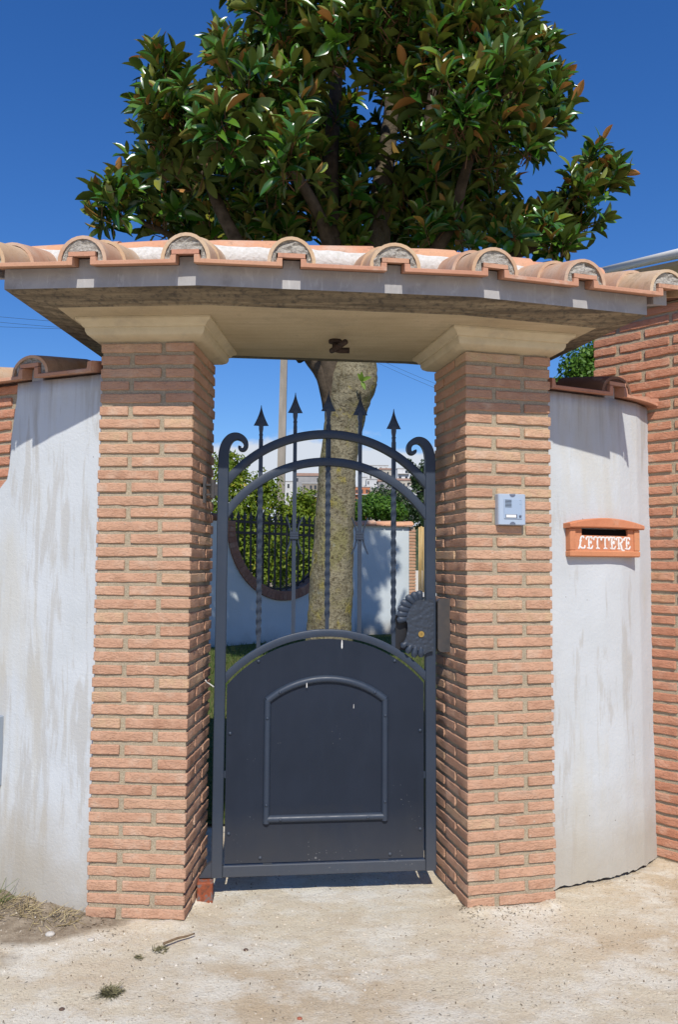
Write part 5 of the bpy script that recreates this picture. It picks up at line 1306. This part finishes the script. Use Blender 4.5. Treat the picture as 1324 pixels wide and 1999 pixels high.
# ------------------------------------------------------------------ small things on the ground
def pebble(x, y, r, mat, label, seed):
    mb = MB(); rings = []; rr_ = random.Random(seed)
    for q in range(6):
        a = -PI/2 + PI*q/5; rings.append([(r*max(0.05, math.cos(a))*math.cos(2*PI*k/9)*(1 + 0.25*noise.noise(Vector((k, q, seed)))), r*0.85*max(0.05, math.cos(a))*math.sin(2*PI*k/9)*(1 + 0.25*noise.noise(Vector((k, q, seed+5)))), r*0.45*math.sin(a)) for k in range(9)])
    mb.loft(rings, True, True); o = mb.build('pebble', mat, None, True, label=label, cat='stone'); o.location = (x, y, ground_h(x, y) + r*0.2); return o
pebble(-0.473, 3.027, 0.013, M_pebw, 'white pebble lying to the right of the stick', 1)
pebble(-0.88, 2.606, 0.010, M_pebd, 'dark reddish pebble below the dry grass clump', 2)
pebble(-1.033, 2.60, 0.009, M_pebw, 'white pebble at the lower left corner', 3)
pebble(-0.114, 2.558, 0.009, M_pebr, 'red brick chip at the bottom middle', 4)
pebble(-0.335, 2.99, 0.010, M_pebd, 'brown pebble in front of the gate', 5)
pebble(-1.10, 3.10, 0.020, M_pebw, 'pale flat stone in the dirt below the streaked wall', 6)
pebble(-0.93, 3.06, 0.014, M_pebw, 'pale stone in the dirt left of the brick pillar', 7)
mb = MB(); mb.tube([(-0.645, 3.01, 0.012), (-0.60, 3.045, 0.016), (-0.565, 3.07, 0.013), (-0.543, 3.088, 0.014)], [0.005, 0.0042, 0.0036, 0.003], 7); mb.build('stick', M_stick, None, True, label='short brown stick on the ground by the left pillar', cat='stick')
def clump(name, cx_, cy_, n, rad, h, mat, label, cat):
    t = empty(name, (cx_, cy_, 0), label=label, cat=cat); mb = MB(); r_ = random.Random(n); V = []; A = []
    for i in range(n):
        a = r_.random()*6.28; q = rad*math.sqrt(r_.random()); x, y = q*math.cos(a), q*math.sin(a)*0.7; b = r_.random()*6.28; L_ = h*r_.uniform(0.5, 1.2); z0 = ground_h(cx_+x, cy_+y) + 0.002 + r_.random()*h*0.45*(1-q/rad)
        p = Vector((x, y, z0)); e = Vector((x + L_*math.cos(b), y + L_*math.sin(b), z0 + L_*r_.uniform(-0.15, 0.55))); w_ = Vector((-math.sin(b), math.cos(b), 0.3))*0.0016
        V += [p-w_, p+w_, e+w_*0.4, e-w_*0.4]; A += [r_.random()]*4
    link('dry_stems', np_mesh('dry_stems', [v[:] for v in V], np.arange(len(V)).reshape(-1, 4), mat, False, A), t, kind='stuff')
M_dryg = attr_mat('dry_weed', [(0, (0.07, 0.06, 0.035)), (0.5, (0.15, 0.14, 0.07)), (1, (0.28, 0.25, 0.13))], 0.85, 0.15)
clump('dry_weed_clump', -0.752, 2.69, 260, 0.030, 0.032, M_dryg, 'small clump of dry weed on the sandy ground', 'weed')
clump('dry_weed_clump', -0.655, 3.0, 80, 0.028, 0.02, M_dryg, 'tuft of dry weed at the end of the stick', 'weed')
clump('dry_weed_clump', -0.72, 2.935, 50, 0.018, 0.014, M_dryg, 'tiny dry tuft between stick and weed clump', 'weed')
clump('dry_straw', -1.36, 3.29, 210, 0.15, 0.065, M_straw, 'straw and dry grass against the foot of the streaked wall', 'straw')
clump('dry_straw', -1.12, 3.21, 90, 0.10, 0.06, M_straw, 'loose straw by the outer corner of the left pillar', 'straw')
clump('green_weed', -1.425, 3.33, 60, 0.05, 0.09, M_grass, 'green weed sprouting at the wall foot by the left frame edge', 'weed')
# grit and crumbs
n = 11000; V = []; A = []; Fq = []
tet = np.array([(1, 0, -0.3), (-0.5, 0.85, -0.3), (-0.5, -0.85, -0.3), (0.1, 0.1, 0.8)])
for i in range(n):
    y = rng.uniform(2.25, 3.75); x = rng.uniform(-1.6, 1.7); s_ = 0.0010 + 0.0050*rng.random()**5
    if y > 3.15 and -1.0 < x < -0.6: s_ *= 0.6
    dens = noise.noise(Vector((x*2.2, y*2.2, 3.3)))
    if dens < -0.05 and rng.random() < 0.65: continue
    a = rng.uniform(0, 6.28); Rz = np.array([[math.cos(a), -math.sin(a), 0], [math.sin(a), math.cos(a), 0], [0, 0, 1]]); b = len(V); z = ground_h(x, y) + s_*0.2
    for p in tet: q = Rz @ (p*rng.uniform(0.7, 1.3, 3)*s_); V.append((x+q[0], y+q[1], z+q[2]))
    A += [rng.random()]*4; Fq += [(b, b+1, b+3), (b+1, b+2, b+3), (b+2, b, b+3)]
link('grit', np_mesh('grit', V, Fq, M_grit, False, A), label='scattered grit and crumbs over the sandy ground', cat='grit', kind='stuff')

n = 1500; V = []; A = []; r_ = random.Random(77)
for i in range(n):
    if r_.random() < 0.45:                                  # gathers along the walls
        a, b = r_.choice(BASES); f = r_.random(); q = a.lerp(b, f); x, y = q.x + r_.uniform(-0.06, 0.06), q.y - abs(r_.gauss(0.02, 0.07))
    else: x, y = r_.uniform(-1.5, 1.7), r_.uniform(2.3, 3.7)
    if noise.noise(Vector((x*1.7, y*1.7, 8.1))) < -0.1: continue
    L_ = r_.uniform(0.003, 0.013); w_ = r_.uniform(0.0006, 0.0016); a = r_.random()*6.28; z = ground_h(x, y) + 0.002; bz = r_.uniform(0, 0.003)
    c_, s_ = math.cos(a), math.sin(a)
    V += [(x-s_*w_, y+c_*w_, z), (x+s_*w_, y-c_*w_, z), (x+c_*L_+s_*w_, y+s_*L_-c_*w_, z+bz), (x+c_*L_-s_*w_, y+s_*L_+c_*w_, z+bz)]; A += [r_.random()**2*0.7]*4
M_litter = attr_mat('litter', [(0, (0.05, 0.035, 0.02)), (0.5, (0.14, 0.10, 0.055)), (1, (0.32, 0.25, 0.14))], 0.9, 0.1)
link('leaf_litter', np_mesh('leaf_litter', V, np.arange(len(V)).reshape(-1, 4), M_litter, False, A), label='tiny dark twigs and leaf crumbs over the sandy ground', cat='litter', kind='stuff')
